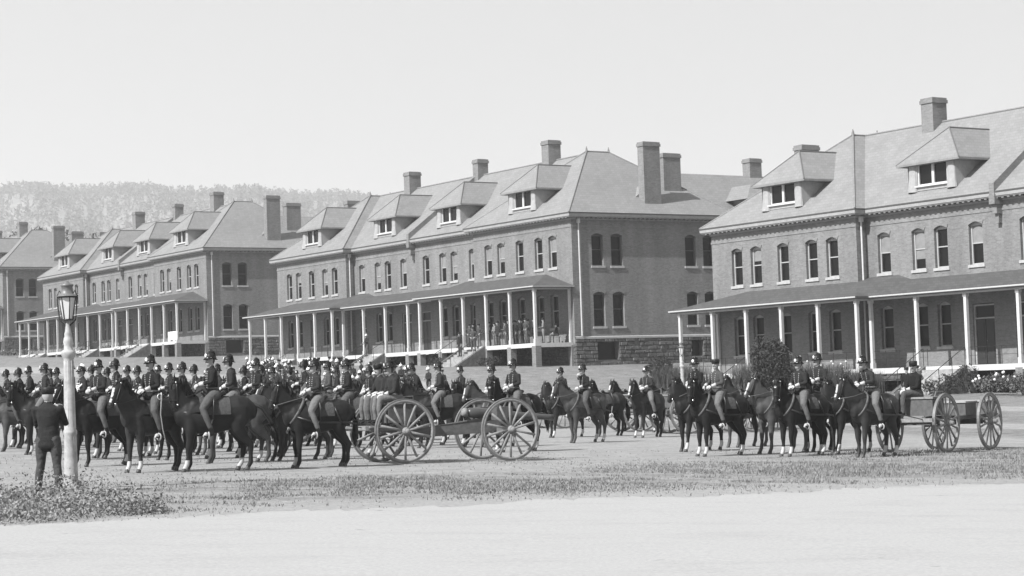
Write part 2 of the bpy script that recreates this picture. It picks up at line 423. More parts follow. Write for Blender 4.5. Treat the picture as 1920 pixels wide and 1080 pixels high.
# wood on the hill: leaf clumps over irregular crowns, one mass
def wood():
    rng = np.random.default_rng(3); V = []; Fc = []
    hvv = np.array(hv).reshape(HC, HR, 3)
    n = 0
    for _ in range(9000):
        i = rng.uniform(0, 62); k = rng.uniform(1.5, HR-3.2)
        dens = .5+.5*math.sin(i*.35+k*.7)*math.sin(k*.9-i*.11)
        if k < 9 and rng.random() > dens*.8: continue
        i0 = int(i); k0 = int(k)
        p = hvv[i0, k0]*(1-(i-i0))*(1-(k-k0))+hvv[i0+1, k0]*(i-i0)*(1-(k-k0))+hvv[i0, k0+1]*(1-(i-i0))*(k-k0)+hvv[i0+1, k0+1]*(i-i0)*(k-k0)
        h = rng.uniform(9, 19); w = h*rng.uniform(.25, .42)
        for q in range(24):
            t = rng.random()**.8; a = rng.uniform(0, 2*PI); rr = w*(1-t*.75)*rng.uniform(.2, 1)
            c = p+np.array([rr*math.cos(a), rr*math.sin(a), h*(.15+.85*t)]); s = w*rng.uniform(.13, .3)
            nrm = rng.normal(size=(3, 3))*s
            o = len(V); V += [c+nrm[0], c+nrm[1]*.8, c+nrm[2]*.9, c-nrm[0]*.6]; Fc += [(o, o+1, o+2), (o, o+2, o+3)]
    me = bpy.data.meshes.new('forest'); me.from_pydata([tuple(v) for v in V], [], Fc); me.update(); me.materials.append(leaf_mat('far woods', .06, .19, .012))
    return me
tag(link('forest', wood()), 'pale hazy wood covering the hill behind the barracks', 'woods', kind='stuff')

# ------------------------------------------------------------------ barracks
W_, C_, J_, D_ = 13.0985, 10.2403, .7593, 14.3932; T_ = 2*W_+2*C_
OV, ZE, ZR, V1 = .5011, 8.7923, 14.0927, 6.1843
PP = 3.064; DZ = -.33
def sweep(mb, path, prof, closed=True):
    """path: 2D outline walked so that outward is to the right-hand side; prof: (outward, z)"""
    n = len(path); offs = []
    for i in range(n):
        p0 = Vector(path[i-1]); p = Vector(path[i]); p1 = Vector(path[(i+1) % n])
        d0 = (p-p0).normalized(); d1 = (p1-p).normalized()
        if not closed and i == 0: d0 = d1
        if not closed and i == n-1: d1 = d0
        n0 = Vector((d0.y, -d0.x)); n1 = Vector((d1.y, -d1.x)); m = (n0+n1); m = m/ max(.2, (1+n0.dot(n1))) 
        offs.append(m)
    vs = []; fs = []; k = len(prof)
    for i in range(n):
        for o, z in prof: vs.append((path[i][0]+offs[i].x*o, path[i][1]+offs[i].y*o, z))
    for i in range(n if closed else n-1):
        j = (i+1) % n
        for q in range(k-1): fs.append((i*k+q, j*k+q, j*k+q+1, i*k+q+1))
    mb.add(vs, fs)
PLAN = [(0, 0), (0, D_), (-W_, D_), (-W_, D_-J_), (-T_+W_, D_-J_), (-T_+W_, D_), (-T_, D_), (-T_, 0), (-T_+W_, 0), (-T_+W_, J_), (-W_, J_), (-W_, 0)]
def opening(c, w, z0, z1, rise=.16):
    pts = [(c-w/2, z0), (c+w/2, z0), (c+w/2, z1-rise)]
    if rise:
        for k in range(1, 6):
            t = k/6; pts.append((c+w/2-w*t, z1-rise+rise*math.sin(PI*t)))
    pts.append((c-w/2, z1-rise)); return pts
def wall(mb, a0, a1, z0, z1, ops, fn, depth=.3):
    """fn(a, depth, z) -> local point; depth measured into the building"""
    outer = [(a0, z0), (a1, z0), (a1, z1), (a0, z1)]
    loops = [outer]+[list(reversed(o)) for o in ops]
    flat = [p for l in loops for p in l]
    tris = tessellate_polygon([[Vector((p[0], p[1], 0)) for p in l] for l in loops])
    mb.add([fn(p[0], 0, p[1]) for p in flat], [tuple(t) for t in tris])
    for o in ops:
        n = len(o); vs = [fn(p[0], 0, p[1]) for p in o]+[fn(p[0], depth, p[1]) for p in o]
        mb.add(vs, [(i, (i+1) % n, (i+1) % n+n, i+n) for i in range(n)])
def window(root, c, w, z0, z1, fn, blind=0., sill=True, arch=True, fm=None):
    wb = MB(); t = .075; d0, d1 = .19, .26
    def bx(a0, a1, q0, q1, e0=d0, e1=d1):
        wb.add([fn(a, d, z) for z in (q0, q1) for d in (e0, e1) for a in (a0, a1)], [(0,1,5,4),(1,3,7,5),(3,2,6,7),(2,0,4,6),(4,5,7,6),(0,2,3,1)])
    a, b = c-w/2, c+w/2
    bx(a, a+t, z0, z1-.02); bx(b-t, b, z0, z1-.02); bx(a+t, b-t, z0, z0+t); bx(a+t, b-t, z1-.2, z1-.02)
    zm = (z0+z1)/2; bx(a+t, b-t, zm-.03, zm+.03, d0+.01, d1-.01); 
    f = wb.build('window', fm or SASH, root)
    pb = MB(); pb.add([fn(a+.01, .275, z0+.01), fn(b-.01, .275, z0+.01), fn(b-.01, .275, z1-.01), fn(a+.01, .275, z1-.01)], [(0, 1, 2, 3)]); pb.build('pane', GLASS, f)
    if blind:
        q = MB(); zb = z1-.2-(z1-z0-.3)*blind
        q.add([fn(a+t, .25, zb), fn(b-t, .25, zb), fn(b-t, .25, z1-.2), fn(a+t, .25, z1-.2), fn(a+t, .27, zb), fn(b-t, .27, zb), fn(b-t, .27, z1-.2), fn(a+t, .27, z1-.2)], [(0,1,2,3),(4,5,6,7),(0,1,5,4),(1,2,6,5),(2,3,7,6),(3,0,4,7)])
        q.build('blind', BLIND, f)
    if sill:
        s = MB(); s.add([fn(x, d, z) for z in (z0-.16, z0-.004) for d in (-.07, .185) for x in (a-.1, b+.1)], [(0,1,5,4),(1,3,7,5),(3,2,6,7),(2,0,4,6),(4,5,7,6),(0,2,3,1)]); s.build('sill', SILL, f)
    if arch:
        s = MB(); n = 8; vs = []
        for d in (-.035, .02):
            for k in range(n+1):
                tt = k/n
                for e in (0, .2): vs.append(fn(a-e*.5+(w+e)*tt, d, z1-.16+.16*math.sin(PI*tt)+e+.0))
        fs = []; m = (n+1)*2
        for k in range(n):
            fs += [(2*k, 2*k+2, 2*k+3, 2*k+1), (2*k+m, 2*k+2+m, 2*k+3+m, 2*k+1+m), (2*k, 2*k+2, 2*k+2+m, 2*k+m), (2*k+1, 2*k+3, 2*k+3+m, 2*k+1+m)]
        s.add(vs, fs); s.build('arch', CHIM, f)
    return f
def blocks(mb, a0, a1, z0, z1, fn, holes, seed=0, rh=.27):
    r = random.Random(seed); z = z1
    while z > z0:
        zz = z-rh*r.uniform(.85, 1.15); a = a0
        while a < a1-.05:
            b = min(a1, a+r.uniform(.3, .85))
            if a1-b < .3: b = a1
            segs = [(a, b)]
            for h0, h1, q0, q1 in holes:
                if zz < q1-.05 and z > q0+.05:
                    ns = []
                    for s0, s1 in segs:
                        if s1 <= h0 or s0 >= h1: ns.append((s0, s1))
                        else:
                            if s0 < h0: ns.append((s0, h0))
                            if s1 > h1: ns.append((h1, s1))
                    segs = ns
            for s0, s1 in segs:
                if s1-s0 < .06: continue
                p = r.uniform(.03, .12); g_ = .012
                vs = [fn(x, d, q) for d, k in ((.03, 0), (-p, .035)) for q in (zz+g_+k, z-g_-k) for x in (s0+g_+k, s1-g_-k)]
                mb.add(vs, [(4,5,7,6),(0,1,5,4),(1,3,7,5),(3,2,6,7),(2,0,4,6)])
            a = b
        z = zz
def build_barracks():
    root = empty('brick_barracks')
    rr = random.Random(5)
    fnF = lambda a, d, z: (a, d, z)
    fnC = lambda a, d, z: (a, J_+d, z)
    fnE = lambda a, d, z: (-d, a, z)
    fnL = lambda a, d, z: (-T_+d, D_-a, z)
    ZT = 8.5
    WR = [-11.03, -9.25, -6.72, -4.22, -2.42]; WL = [-T_-x for x in WR][::-1]
    CL = [-32.17, -29.45, -27.73, -25.15]; CR = [-T_-x for x in CL][::-1]
    low_skip = ()
    w1 = 1.0; U0, U1, L0, L1 = 5.05, 7.35, .75, 3.2
    def facade(xs, a0, a1, fn, doors=()):
        ops = [opening(x, w1, U0, U1) for x in xs]
        for x in xs:
            if any(abs(x-dx) < .9 for dx in doors): continue
            ops.append(opening(x, w1, L0, L1))
        for dx in doors: ops.append(opening(dx, 1.55, DZ+.02, 2.95, 0.0001))
        mb = MB(); wall(mb, a0, a1, -.45, ZT, ops, fn); mb.build('wall', BRICK, root)
        for x in xs:
            window(root, x, w1, U0, U1, fn, blind=rr.choice([0, 0, .35, .5, .5, .6, .75, 0]))
            if not any(abs(x-dx) < .9 for dx in doors): window(root, x, w1, L0, L1, fn, blind=0, fm=TRIM)
        for dx in doors:
            db = MB()
            def bx(a0, a1, q0, q1, e0, e1):
                db.add([fn(a, d, z) for z in (q0, q1) for d in (e0, e1) for a in (a0, a1)], [(0,1,5,4),(1,3,7,5),(3,2,6,7),(2,0,4,6),(4,5,7,6),(0,2,3,1)])
            bx(dx-.68, dx-.02, DZ+.05, 2.1, .15, .21); bx(dx+.02, dx+.68, DZ+.05, 2.1, .15, .21)
            for s in (-1, 1):
                for q in ((.0, .7), (.95, 1.9)): bx(dx+s*.35-.22, dx+s*.35+.22, q[0], q[1], .13, .155)
            dob = db.build('door', DOORM, root)
            fb = MB()
            def bf(a0, a1, q0, q1, e0, e1):
                fb.add([fn(a, d, z) for z in (q0, q1) for d in (e0, e1) for a in (a0, a1)], [(0,1,5,4),(1,3,7,5),(3,2,6,7),(2,0,4,6),(4,5,7,6),(0,2,3,1)])
            bf(dx-.775, dx-.69, DZ+.03, 2.9, .1, .22); bf(dx+.69, dx+.775, DZ+.03, 2.9, .1, .22); bf(dx-.69, dx+.69, 2.12, 2.2, .1, .22); bf(dx-.69, dx+.69, 2.82, 2.9, .1, .22)
            fb.build('door_frame', TRIM, dob)
            pb = MB(); pb.add([fn(dx-.69, .2, 2.2), fn(dx+.69, .2, 2.2), fn(dx+.69, .2, 2.82), fn(dx-.69, .2, 2.82)], [(0,1,2,3)]); pb.build('fanlight', GLASS, dob)
            pb = MB(); pb.ball(fn(dx+.08, .12, .95), .03); pb.build('door_knob', BRASS, dob)
    facade(WR, -W_, 0, fnF); facade(WL, -T_, -T_+W_, fnF)
    facade(CL+CR, -T_+W_, -W_, fnC, doors=(-24.85, -T_+24.85))
    # end walls
    EV = [2.2, 3.88, 10.55, 12.2]
    for fn, vis in ((fnE, 1), (fnL, 0)):
        ops = [opening(v, w1, a, b) for v in EV for a, b in ((U0, U1), (L0, L1))]
        mb = MB(); wall(mb, 0, D_, 0, ZT, ops, fn); mb.build('wall', BRICK, root)
        for v in EV:
            for a, b in ((U0, U1), (L0, L1)): window(root, v, w1, a, b, fn, blind=0, fm=SASH_SHADE)
    mb = MB(); mb.add([(-T_, D_, -.4), (0, D_, -.4), (0, D_, ZT), (-T_, D_, ZT)], [(0,1,2,3)])
    mb.add([(-W_, 0, -.45), (-W_, J_, -.45), (-W_, J_, ZT), (-W_, 0, ZT)], [(0,1,2,3)])
    mb.add([(-T_+W_, 0, -.45), (-T_+W_, J_, -.45), (-T_+W_, J_, ZT), (-T_+W_, 0, ZT)], [(0,1,2,3)])
    mb.build('wall', BRICK, root)
    # stone base
    mb = MB(); holes = [(1.9, 3.75, -1.62, -.35), (10.3, 11.35, -1.5, -.35)]
    wall(mb, 0, D_, -4, -.02, [[(a, c), (b, c), (b, d), (a, d)] for a, b, c, d in holes], fnE, .5)
    blocks(mb, 0, D_, -4, -.12, fnE, holes, 1)
    wall(mb, 0, D_, -4, -.02, [], fnL); blocks(mb, 0, D_, -4, -.12, fnL, [], 2)
    for a0, a1, fn in ((-W_, 0, fnF), (-T_+W_, -W_, fnC), (-T_, -T_+W_, fnF)):
        wall(mb, a0, a1, -4, -.46, [], fn); blocks(mb, a0, a1, -4, -.5, fn, [], 3)
    mb.build('stone_base', STONE, root)
    for a, b, c, d in holes:
        q = MB(); q.add([fnE(a, .45, c), fnE(b, .45, c), fnE(b, .45, d), fnE(a, .45, d)], [(0,1,2,3)]); bo = q.build('basement_window', GLASS, root)
    q = MB(); sweep(q, [(0, 0), (0, D_)], [(0, -.12), (.09, -.12), (.09, .02), (0, .06)], closed=False); q.build('water_table', SILL, root)
    q = MB(); sweep(q, PLAN, [(-.01, 7.78), (.035, 7.78), (.035, 7.9), (-.01, 7.9)]); q.build('string_course', CHIM, root)
    # cornice
    q = MB(); sweep(q, PLAN, [(-.02, 8.3), (.07, 8.3), (.08, 8.44), (OV-.05, 8.46), (OV-.04, 8.5), (OV+.0, 8.52), (OV+.02, 8.7), (-.02, 8.7)]); n = len(PLAN)
    for i in range(n):
        a = Vector(PLAN[i]); b = Vector(PLAN[(i+1) % n]); L = (b-a).length
        if L < 2: continue
        d = (b-a)/L; o = Vector((d.y, -d.x)); k = int(L/.4)
        for j in range(k+1):
            p = a+d*(L*j/k if k else 0); s = []
            q.mi = 1
            for z in (8.38, 8.458):
                for e in (.09, OV-.07):
                    for w in (-.08, .08): s.append((p.x+o.x*e+d.x*w, p.y+o.y*e+d.y*w, z))
            q.add(s, [(0,1,5,4),(1,3,7,5),(3,2,6,7),(2,0,4,6),(4,5,7,6),(0,2,3,1)])
    q.build('cornice', [CORN, TRIMD], root)
    q = MB(); sweep(q, PLAN, [(OV-.02, 8.702), (OV+.05, 8.71), (OV+.08, 8.78), (OV-.02, 8.785)]); q.build('gutter', FLASH, root)
    # roof
    q = MB()
    def wing(x0, x1):
        xm = (x0+x1)/2; e = OV+.03
        q.add([(x0-e, -e, ZE-.02), (x1+e, -e, ZE-.02), (x1+e, D_+e, ZE-.02), (x0-e, D_+e, ZE-.02), (xm, V1, ZR), (xm, D_-V1, ZR)],
              [(0,1,4), (1,2,5,4), (2,3,5), (3,0,4,5), (0,3,2,1)])
    wing(-W_, 0); wing(-T_, -T_+W_)
    e = OV+.03
    q.add([(-T_+W_/2, J_-e, ZE-.03), (-W_/2, J_-e, ZE-.03), (-W_/2, D_/2, ZR-.004), (-T_+W_/2, D_/2, ZR-.004), (-T_+W_/2, D_-J_+e, ZE-.03), (-W_/2, D_-J_+e, ZE-.03)],
          [(0,1,2,3), (3,2,5,4), (0,4,5,1)])
    roof = q.build('roof', SLATE, root)
    # ridge and hip rolls
    q = MB()
    for x0, x1 in ((-W_, 0), (-T_, -T_+W_)):
        xm = (x0+x1)/2
        for a, b in (((x0-OV, -OV, ZE), (xm, V1, ZR+.02)), ((x1+OV, -OV, ZE), (xm, V1, ZR+.02)), ((xm, V1, ZR+.02), (xm, D_-V1, ZR+.02)), ((x1+OV, D_+OV, ZE), (xm, D_-V1, ZR+.02))): q.cyl(a, b, .06, n=6)
    q.cyl((-T_+W_/2, D_/2, ZR+.02), (-W_/2, D_/2, ZR+.02), .07, n=6)
    for x in (-W_/2, -T_+W_/2):
        for y in (V1, D_-V1): q.loft([(x, y, ZR), (x, y, ZR+.22), (x, y, ZR+.4)], [.12, .07, .015], n=6, cap=0)
    q.build('ridge_cap', SLATE, roof)
    # fire parapet at the middle with a corbel under the eave
    q = MB(); xc = -T_/2; yy = J_-OV-.08; h = .42
    sl = (ZR-ZE)/(D_/2-(J_-OV))
    P_ = [(yy, ZE-.2), (yy, ZE+h), (D_/2, ZR+h*.8), (D_-yy, ZE+h), (D_-yy, ZE-.2), (D_/2, ZR-.5)]
    vs = [(xc+s*.17, y, z) for s in (-1, 1) for y, z in P_]
    q.add(vs, [(0,1,2,5), (5,2,3,4), (6,7,8,11), (11,8,9,10)]+[(i, (i+1) % 6, (i+1) % 6+6, i+6) for i in range(6)])
    pr = q.build('fire_parapet', CHIM, root)
    q = MB(); q.box(xc-.2, xc+.2, yy-.02, J_+.05, 8.1, 8.62); q.box(xc-.16, xc+.16, yy+.16, J_+.05, 7.6, 8.12); q.box(xc-.12, xc+.12, yy+.32, J_+.05, 7.1, 7.62); q.build('corbel', CHIM, pr)
    # dormers
    def dormer(xc, y0, sl):
        yf = y0+.78; zs = ZE+sl*.78+.24; zt = zs+1.34; hw = 1.78; ye = yf-.36; ex = 2.4; zc = zt+1.95
        yat = lambda z: y0+(z-ZE)/sl
        q = MB()
        # front, with flared side piers, and cheeks
        q.add([(xc-hw, yf, zs-.2), (xc-1.14, yf, zs-.2), (xc-1.14, yf, zt), (xc-hw, yf, zt)], [(0,1,2,3)])
        q.add([(xc+1.14, yf, zs-.2), (xc+hw, yf, zs-.2), (xc+hw, yf, zt), (xc+1.14, yf, zt)], [(0,1,2,3)])
        q.add([(xc-1.14, yf, zs-.2), (xc+1.14, yf, zs-.2), (xc+1.14, yf, zs+.06), (xc-1.14, yf, zs+.06)], [(0,1,2,3)])
        for s in (-1, 1):
            q.add([(xc+s*1.14, yf, zs+.06), (xc+s*1.14, yf+.5, zs+.06), (xc+s*1.14, yf+.5, zt), (xc+s*1.14, yf, zt)], [(0,1,2,3)])
            q.add([(xc+s*(hw+.02), yf-.05, zs-.3), (xc+s*(hw+.02), yf-.05, zt), (xc+s*(hw+.02), yat(zt)+.2, zt), (xc+s*(hw+.02), yat(zs)+.1, zs-.3)], [(0,1,2,3)])
            q.loft([(xc+s*1.5, yf-.02, zs-.25), (xc+s*1.48, yf, zs+.5), (xc+s*1.47, yf, zt)], [(.36, .2), (.29, .12), (.27, .1)], n=12, cap=0, up=(0, 1, 0))
        dm = q.build('dormer', DSHING, root)
        wb = MB(); t = .09
        for a, b, c, d in ((-1.14, -1.05, zs+.06, zt), (1.05, 1.14, zs+.06, zt), (-.09, .09, zs+.06, zt), (-1.05, -.09, zs+.06, zs+.16), (.09, 1.05, zs+.06, zs+.16), (-1.05, -.09, zt-.1, zt), (.09, 1.05, zt-.1, zt)):
            wb.box(xc+a, xc+b, yf+.06, yf+.14, c, d)
        wb.build('window_frame', WHITE, dm)
        pb = MB(); pb.add([(xc-1.06, yf+.15, zs+.06), (xc+1.06, yf+.15, zs+.06), (xc+1.06, yf+.15, zt), (xc-1.06, yf+.15, zt)], [(0,1,2,3)]); pb.build('pane', GLASS, dm)
        s = MB(); s.box(xc-1.26, xc+1.26, yf-.12, yf+.05, zs+.0, zs+.09); s.build('sill', WHITE, dm)
        q = MB(); ya = ye+1.85
        vs = [(xc-ex, ye, zt), (xc+ex, ye, zt), (xc+ex, yat(zt), zt), (xc-ex, yat(zt), zt), (xc, ya, zc), (xc, yat(zc), zc)]
        vs += [(x, y, z-.12) for x, y, z in vs[:4]]
        q.add(vs, [(0,1,4), (1,2,5,4), (3,0,4,5), (0,1,7,6), (1,2,8,7), (3,0,6,9), (6,7,8,9)]); q.build('dormer_roof', SLATE, dm)
        q = MB(); q.cyl((xc, ya, zc+.02), (xc, yat(zc), zc+.02), .05, n=6)
        for s in (-1, 1): q.cyl((xc+s*ex, ye, zt), (xc, ya, zc+.02), .04, n=6)
        q.build('hip_roll', FLASH, dm)
    sw = (ZR-ZE)/(V1+OV); sc = (ZR-ZE)/(D_/2-J_+OV)
    dormer(-W_/2, -OV, sw); dormer(-T_+W_/2, -OV, sw); dormer(-W_-C_/2, J_-OV, sc); dormer(-W_-1.5*C_, J_-OV, sc)
    # chimneys
    def chimney(x, y, z0, z1, wx, wy):
        q = MB(); q.box(x-wx/2, x+wx/2, y-wy/2, y+wy/2, z0, z1-.32)
        q.box(x-wx/2-.06, x+wx/2+.06, y-wy/2-.06, y+wy/2+.06, z1-.32, z1-.12); q.box(x-wx/2-.02, x+wx/2+.02, y-wy/2-.02, y+wy/2+.02, z1-.12, z1)
        c = q.build('chimney', CHIM, root)
        q = MB(); q.box(x-wx/2+.12, x+wx/2-.12, y-wy/2+.12, y+wy/2-.12, z1, z1+.03); q.build('flue', IRON, c)
        return c
    chimney(-34.0, D_/2-.2, 12.6, ZR+1.45, .95, 1.15); chimney(-23.0, D_/2-.1, 12.6, ZR+1.3, .8, 1.0)
    chimney(-12.45, D_/2-.2, 12.6, ZR+1.55, .95, 1.15)
    chimney(-T_+.75, 7.5, 8.7, 14.2, .75, 1.45)
    chimney(-.95, 7.75, 8.7, 14.15, .7, 1.5)
    q = MB(); q.add([(-1.3, 6.9, 9.4), (-1.3, 8.6, 9.4), (-1.3, 7.75, 11.0), (-3.1, 7.75, 11.1), (-1.3, 5.6, 9.3), (-1.3, 9.9, 9.3)], [(4,2,3), (2,5,3), (4,0,2)]); q.build('chimney_saddle', SLATE, roof)
    # rear ell
    q = MB(); x0, x1, y0, y1 = -12.2, -.8, D_-.1, D_+17
    q.box(x0, x1, y0, y1, -.4, 7.1); q.build('rear_wing_wall', BRICK, root)
    xm = (x0+x1)/2; zr2 = 12.7; zE2 = 7.2; e = .5
    q = MB(); q.add([(x0-e, D_-3, zE2), (x1+e, D_-3, zE2), (x1+e, y1+e, zE2), (x0-e, y1+e, zE2), (xm, D_-5, zr2), (xm, y1-4, zr2)], [(1,2,5,4), (2,3,5), (3,0,4,5), (0,1,4), (0,1,2,3)])
    rw = q.build('rear_wing_roof', SLATE, root)
    chimney(-2.6, D_-3.6, 9, 13.6, .9, 1.6)
    chimney(xm-.3, D_+8, 12, 14.1, .9, 1.2)
    # dormer on the rear wing, facing outwards
    q = MB(); yc = D_+4.6; zs = 9.1; xf = x1-.9
    q.add([(xf, yc-1.3, zs), (xf, yc+1.3, zs), (xf, yc+1.3, zs+1.2), (xf, yc-1.3, zs+1.2), (xf-3, yc-1.3, zs+1.2), (xf-3, yc+1.3, zs+1.2)], [(0,1,2,3), (0,3,4), (1,2,5)])
    dm = q.build('dormer', DSHING, root)
    q = MB(); q.add([(xf+.5, yc-1.9, zs+1.2), (xf+.5, yc+1.9, zs+1.2), (xf-1.3, yc, zs+2.5), (xf-4.4, yc, zs+2.5), (xf-2.6, yc-1.9, zs+1.2), (xf-2.6, yc+1.9, zs+1.2)], [(0,1,2), (0,2,3,4), (1,2,3,5), (0,1,5,4)]); q.build('dormer_roof', SLATE, dm)
    q = MB(); q.add([(xf+.02, yc-.7, zs+.15), (xf+.02, yc+.7, zs+.15), (xf+.02, yc+.7, zs+1.1), (xf+.02, yc-.7, zs+1.1)], [(0,1,2,3)]); q.build('pane', GLASS, dm)
    # downspouts
    for x, y in ((.1, .55), (-T_+W_+.12, .3)):
        q = MB(); q.loft([(x, y, 8.3), (x, y, 4), (x, y, .1)], [.055, .055, .055], n=8, cap=0); q.box(x-.1, x+.1, y-.1, y+.1, 8.05, 8.35); q.build('downspout', WHITE, root, smooth=False)
    # ---- porch
    PF, PC, EV_ = -PP, -PP+1.0, .36; zb = 3.4; zt = 3.64
    secs = [(-16.2, -.36, PF, [-.36, -3.53, -6.70, -9.87, -13.04, -16.2]), (-30.5, -16.2, PC, [-19.75, -23.35, -26.95, -30.45]), (-46.2, -30.5, PF, [-30.5, -33.64, -36.78, -39.92, -43.06, -46.2])]
    for a, b, y, ps in secs:
        for x in ps:
            q = MB(); q.box(x-.09, x+.09, y-.09, y+.09, DZ, zb); q.box(x-.12, x+.12, y-.12, y+.12, DZ+.001, DZ+.3); q.box(x-.12, x+.12, y-.12, y+.12, zb-.16, zb-.001)
            q.build('porch_post', WHITE, root)
            q = MB(); q.box(x-.24, x+.24, y-.2, y+.28, -4, DZ-.2); q.build('pier', CHIM, root)
    for x, y in ((-.36, -.12), (-46.2, -.12)):
        q = MB(); q.box(x-.08, x+.08, y-.08, y+.08, DZ, zb); q.build('porch_post', WHITE, root)
        q = MB(); q.box(x-.2, x+.2, y-.1, y+.1, -4, DZ-.2); q.build('pier', CHIM, root)
    q = MB()
    q.box(-16.3, -.26, PF-.1, PF+.1, zb, zt); q.box(-30.4, -16.3, PC-.1, PC+.1, zb, zt); q.box(-46.3, -30.4, PF-.1, PF+.1, zb, zt)
    q.box(-.46, -.26, PF+.1, -.02, zb, zt); q.box(-46.3, -46.1, PF+.1, -.02, zb, zt); q.box(-16.3, -16.1, PF+.1, PC-.1, zb, zt); q.box(-30.6, -30.4, PF+.1, PC-.1, zb, zt)
    q.build('porch_beam', WHITE, root)
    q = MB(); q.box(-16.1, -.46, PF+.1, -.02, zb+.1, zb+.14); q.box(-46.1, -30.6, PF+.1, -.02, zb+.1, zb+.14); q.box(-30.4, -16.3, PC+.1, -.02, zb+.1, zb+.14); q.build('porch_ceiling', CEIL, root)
    q = MB()
    s_ = .293; zl = zt; yF = PF-.36; yC = PC-.36
    zf = lambda y: zl+s_*(y-yF); zc = lambda y: zl+s_*(y-yC)
    xr = .08; xi = -16.2-.36
    def quad(*v): q.add(list(v), [tuple(range(len(v)))])
    def top(sgn, X):   # forward section; X maps mirrored x
        quad((X(xi+1), yF+1, zf(yF+1)), (X(xi), yF, zl), (X(xr), yF, zl), (X(xr-3.42), 0.01, zf(.01)), (X(xi+1), .01, zf(.01)))
        quad((X(xr), yF, zl), (X(xr), 0.01, zl), (X(xr-3.42), .01, zf(.01)))
        quad((X(xi), yF, zl), (X(xi), yC, zl), (X(xi+1), yF+1, zf(yF+1)))
        quad((X(xi), yC, zl), (X(xi), J_+.01, zc(J_+.01)), (X(xi+1), J_+.01, zf(J_+.01)), (X(xi+1), yF+1, zf(yF+1)))
        quad((X(xi+1), .01, zf(.01)), (X(-W_-.001), .01, zf(.01)), (X(-W_-.001), J_+.01, zf(J_+.01)), (X(xi+1), J_+.01, zf(J_+.01)))
        # thickness
        quad((X(xi), yF, zl), (X(xr), yF, zl), (X(xr), yF, zl-.14), (X(xi), yF, zl-.14)); quad((X(xr), yF, zl), (X(xr), 0.01, zl), (X(xr), 0.01, zl-.14), (X(xr), yF, zl-.14))
        quad((X(xi), yF, zl), (X(xi), yC, zl), (X(xi), yC, zl-.14), (X(xi), yF, zl-.14))
        quad((X(xi), yF, zl-.14), (X(xr), yF, zl-.14), (X(xr), .01, zl-.14), (X(xi), .01, zl-.14))
    top(1, lambda x: x); top(-1, lambda x: -T_-x)
    quad((-T_-xi, yC, zl), (xi, yC, zl), (xi, J_+.01, zc(J_+.01)), (-T_-xi, J_+.01, zc(J_+.01))); quad((-T_-xi, yC, zl), (xi, yC, zl), (xi, yC, zl-.14), (-T_-xi, yC, zl-.14))
    quad((-T_-xi, yC, zl-.14), (xi, yC, zl-.14), (xi, PC-.1, zl-.14), (-T_-xi, PC-.1, zl-.14))
    q.build('porch_roof', PSLATE, root)
    q = MB()
    def gut(p): sweep(q, p, [(0, zl-.11), (.07, zl-.08), (.08, zl-.01), (0, zl-.01)], closed=False)
    gut([(xi-.0, yF), (xr, yF), (xr, 0)]); gut([(-T_-xr, 0), (-T_-xr, yF), (-T_-xi, yF)]); gut([(-T_-xi, yC), (xi, yC)])
    q.build('porch_gutter', WHITE, root)
    q = MB(); q.box(-16.35, -.2, PF-.16, -.02, DZ-.1, DZ); q.box(-46.35, -30.35, PF-.16, -.02, DZ-.1, DZ); q.box(-30.35, -16.35, PC-.16, J_-.02, DZ-.1, DZ); q.build('porch_deck', DECKM, root)
    q = MB()
    q.box(-16.38, -.2, PF-.19, PF-.16, DZ-.3, DZ-.005); q.box(-46.38, -30.32, PF-.19, PF-.16, DZ-.3, DZ-.005); q.box(-30.32, -16.38, PC-.19, PC-.16, DZ-.3, DZ-.005); q.box(-.2, -.17, PF-.16, -.02, DZ-.3, DZ-.005)
    q.build('deck_edge', WHITE, root)
    # stairs
    STAIRS = [(-8.28, PF), (-24.9, PC), (-T_+8.28, PF)]
    gaps = []
    for xc, y in STAIRS:
        q = MB(); n = 10; w = 1.35
        for k in range(n):
            z = DZ-.17*(k+1); yy = y-.19-.3*k
            q.box(xc-w, xc+w, yy-.3, yy, z-.16-.4, z)
        st = q.build('stairs', STEPS, root)
        q = MB()
        for s in (-1, 1):
            x = xc+s*(w+.15); y0 = y-.2; y1 = y0-.3*n
            vs = [(x+e*.14, yy, zz) for e in (-1, 1) for yy, zz in ((y0, DZ+.02), (y1, DZ-.17*n+.05), (y1, -4), (y0, -4))]
            q.add(vs, [(0,1,2,3), (4,5,6,7), (0,1,5,4), (1,2,6,5), (3,0,4,7)])
        q.build('stair_cheek', STONE, st)
        q = MB()
        for s in (-1, 1):
            x = xc+s*(w+.15)
            for k in (0, 3.2, 6.4, 9.6): q.cyl((x, y-.2-.3*k, DZ-.17*k), (x, y-.2-.3*k, DZ-.17*k+.95), .02, n=6)
            q.cyl((x, y-.2, DZ+.95), (x, y-.2-2.9, DZ-1.64+.95), .02, n=6)
        q.build('handrail', IRON, st); gaps.append((xc-w, xc+w))
    q = MB()
    def rail(a, b, y):
        x = a
        while x <= b+.01:
            if not any(g0 < x < g1 for g0, g1 in gaps): q.cyl((x, y, DZ), (x, y, DZ+.95), .018, n=5)
            x += 1.05
        cuts = sorted([g_ for g_ in gaps if g_[0] > a and g_[1] < b]); s = a
        for g0, g1 in cuts+[(b, b)]:
            for z in (.5, .93): q.cyl((s, y, DZ+z), (g0, y, DZ+z), .011, n=5)
            s = g1
    rail(-16.2, -.36, PF+.02); rail(-30.5, -16.2, PC+.02); rail(-46.2, -30.5, PF+.02)
    q.build('railing', IRON, root)
    return root
RZB = TH-PI/2
bar0 = build_barracks(); index_children()
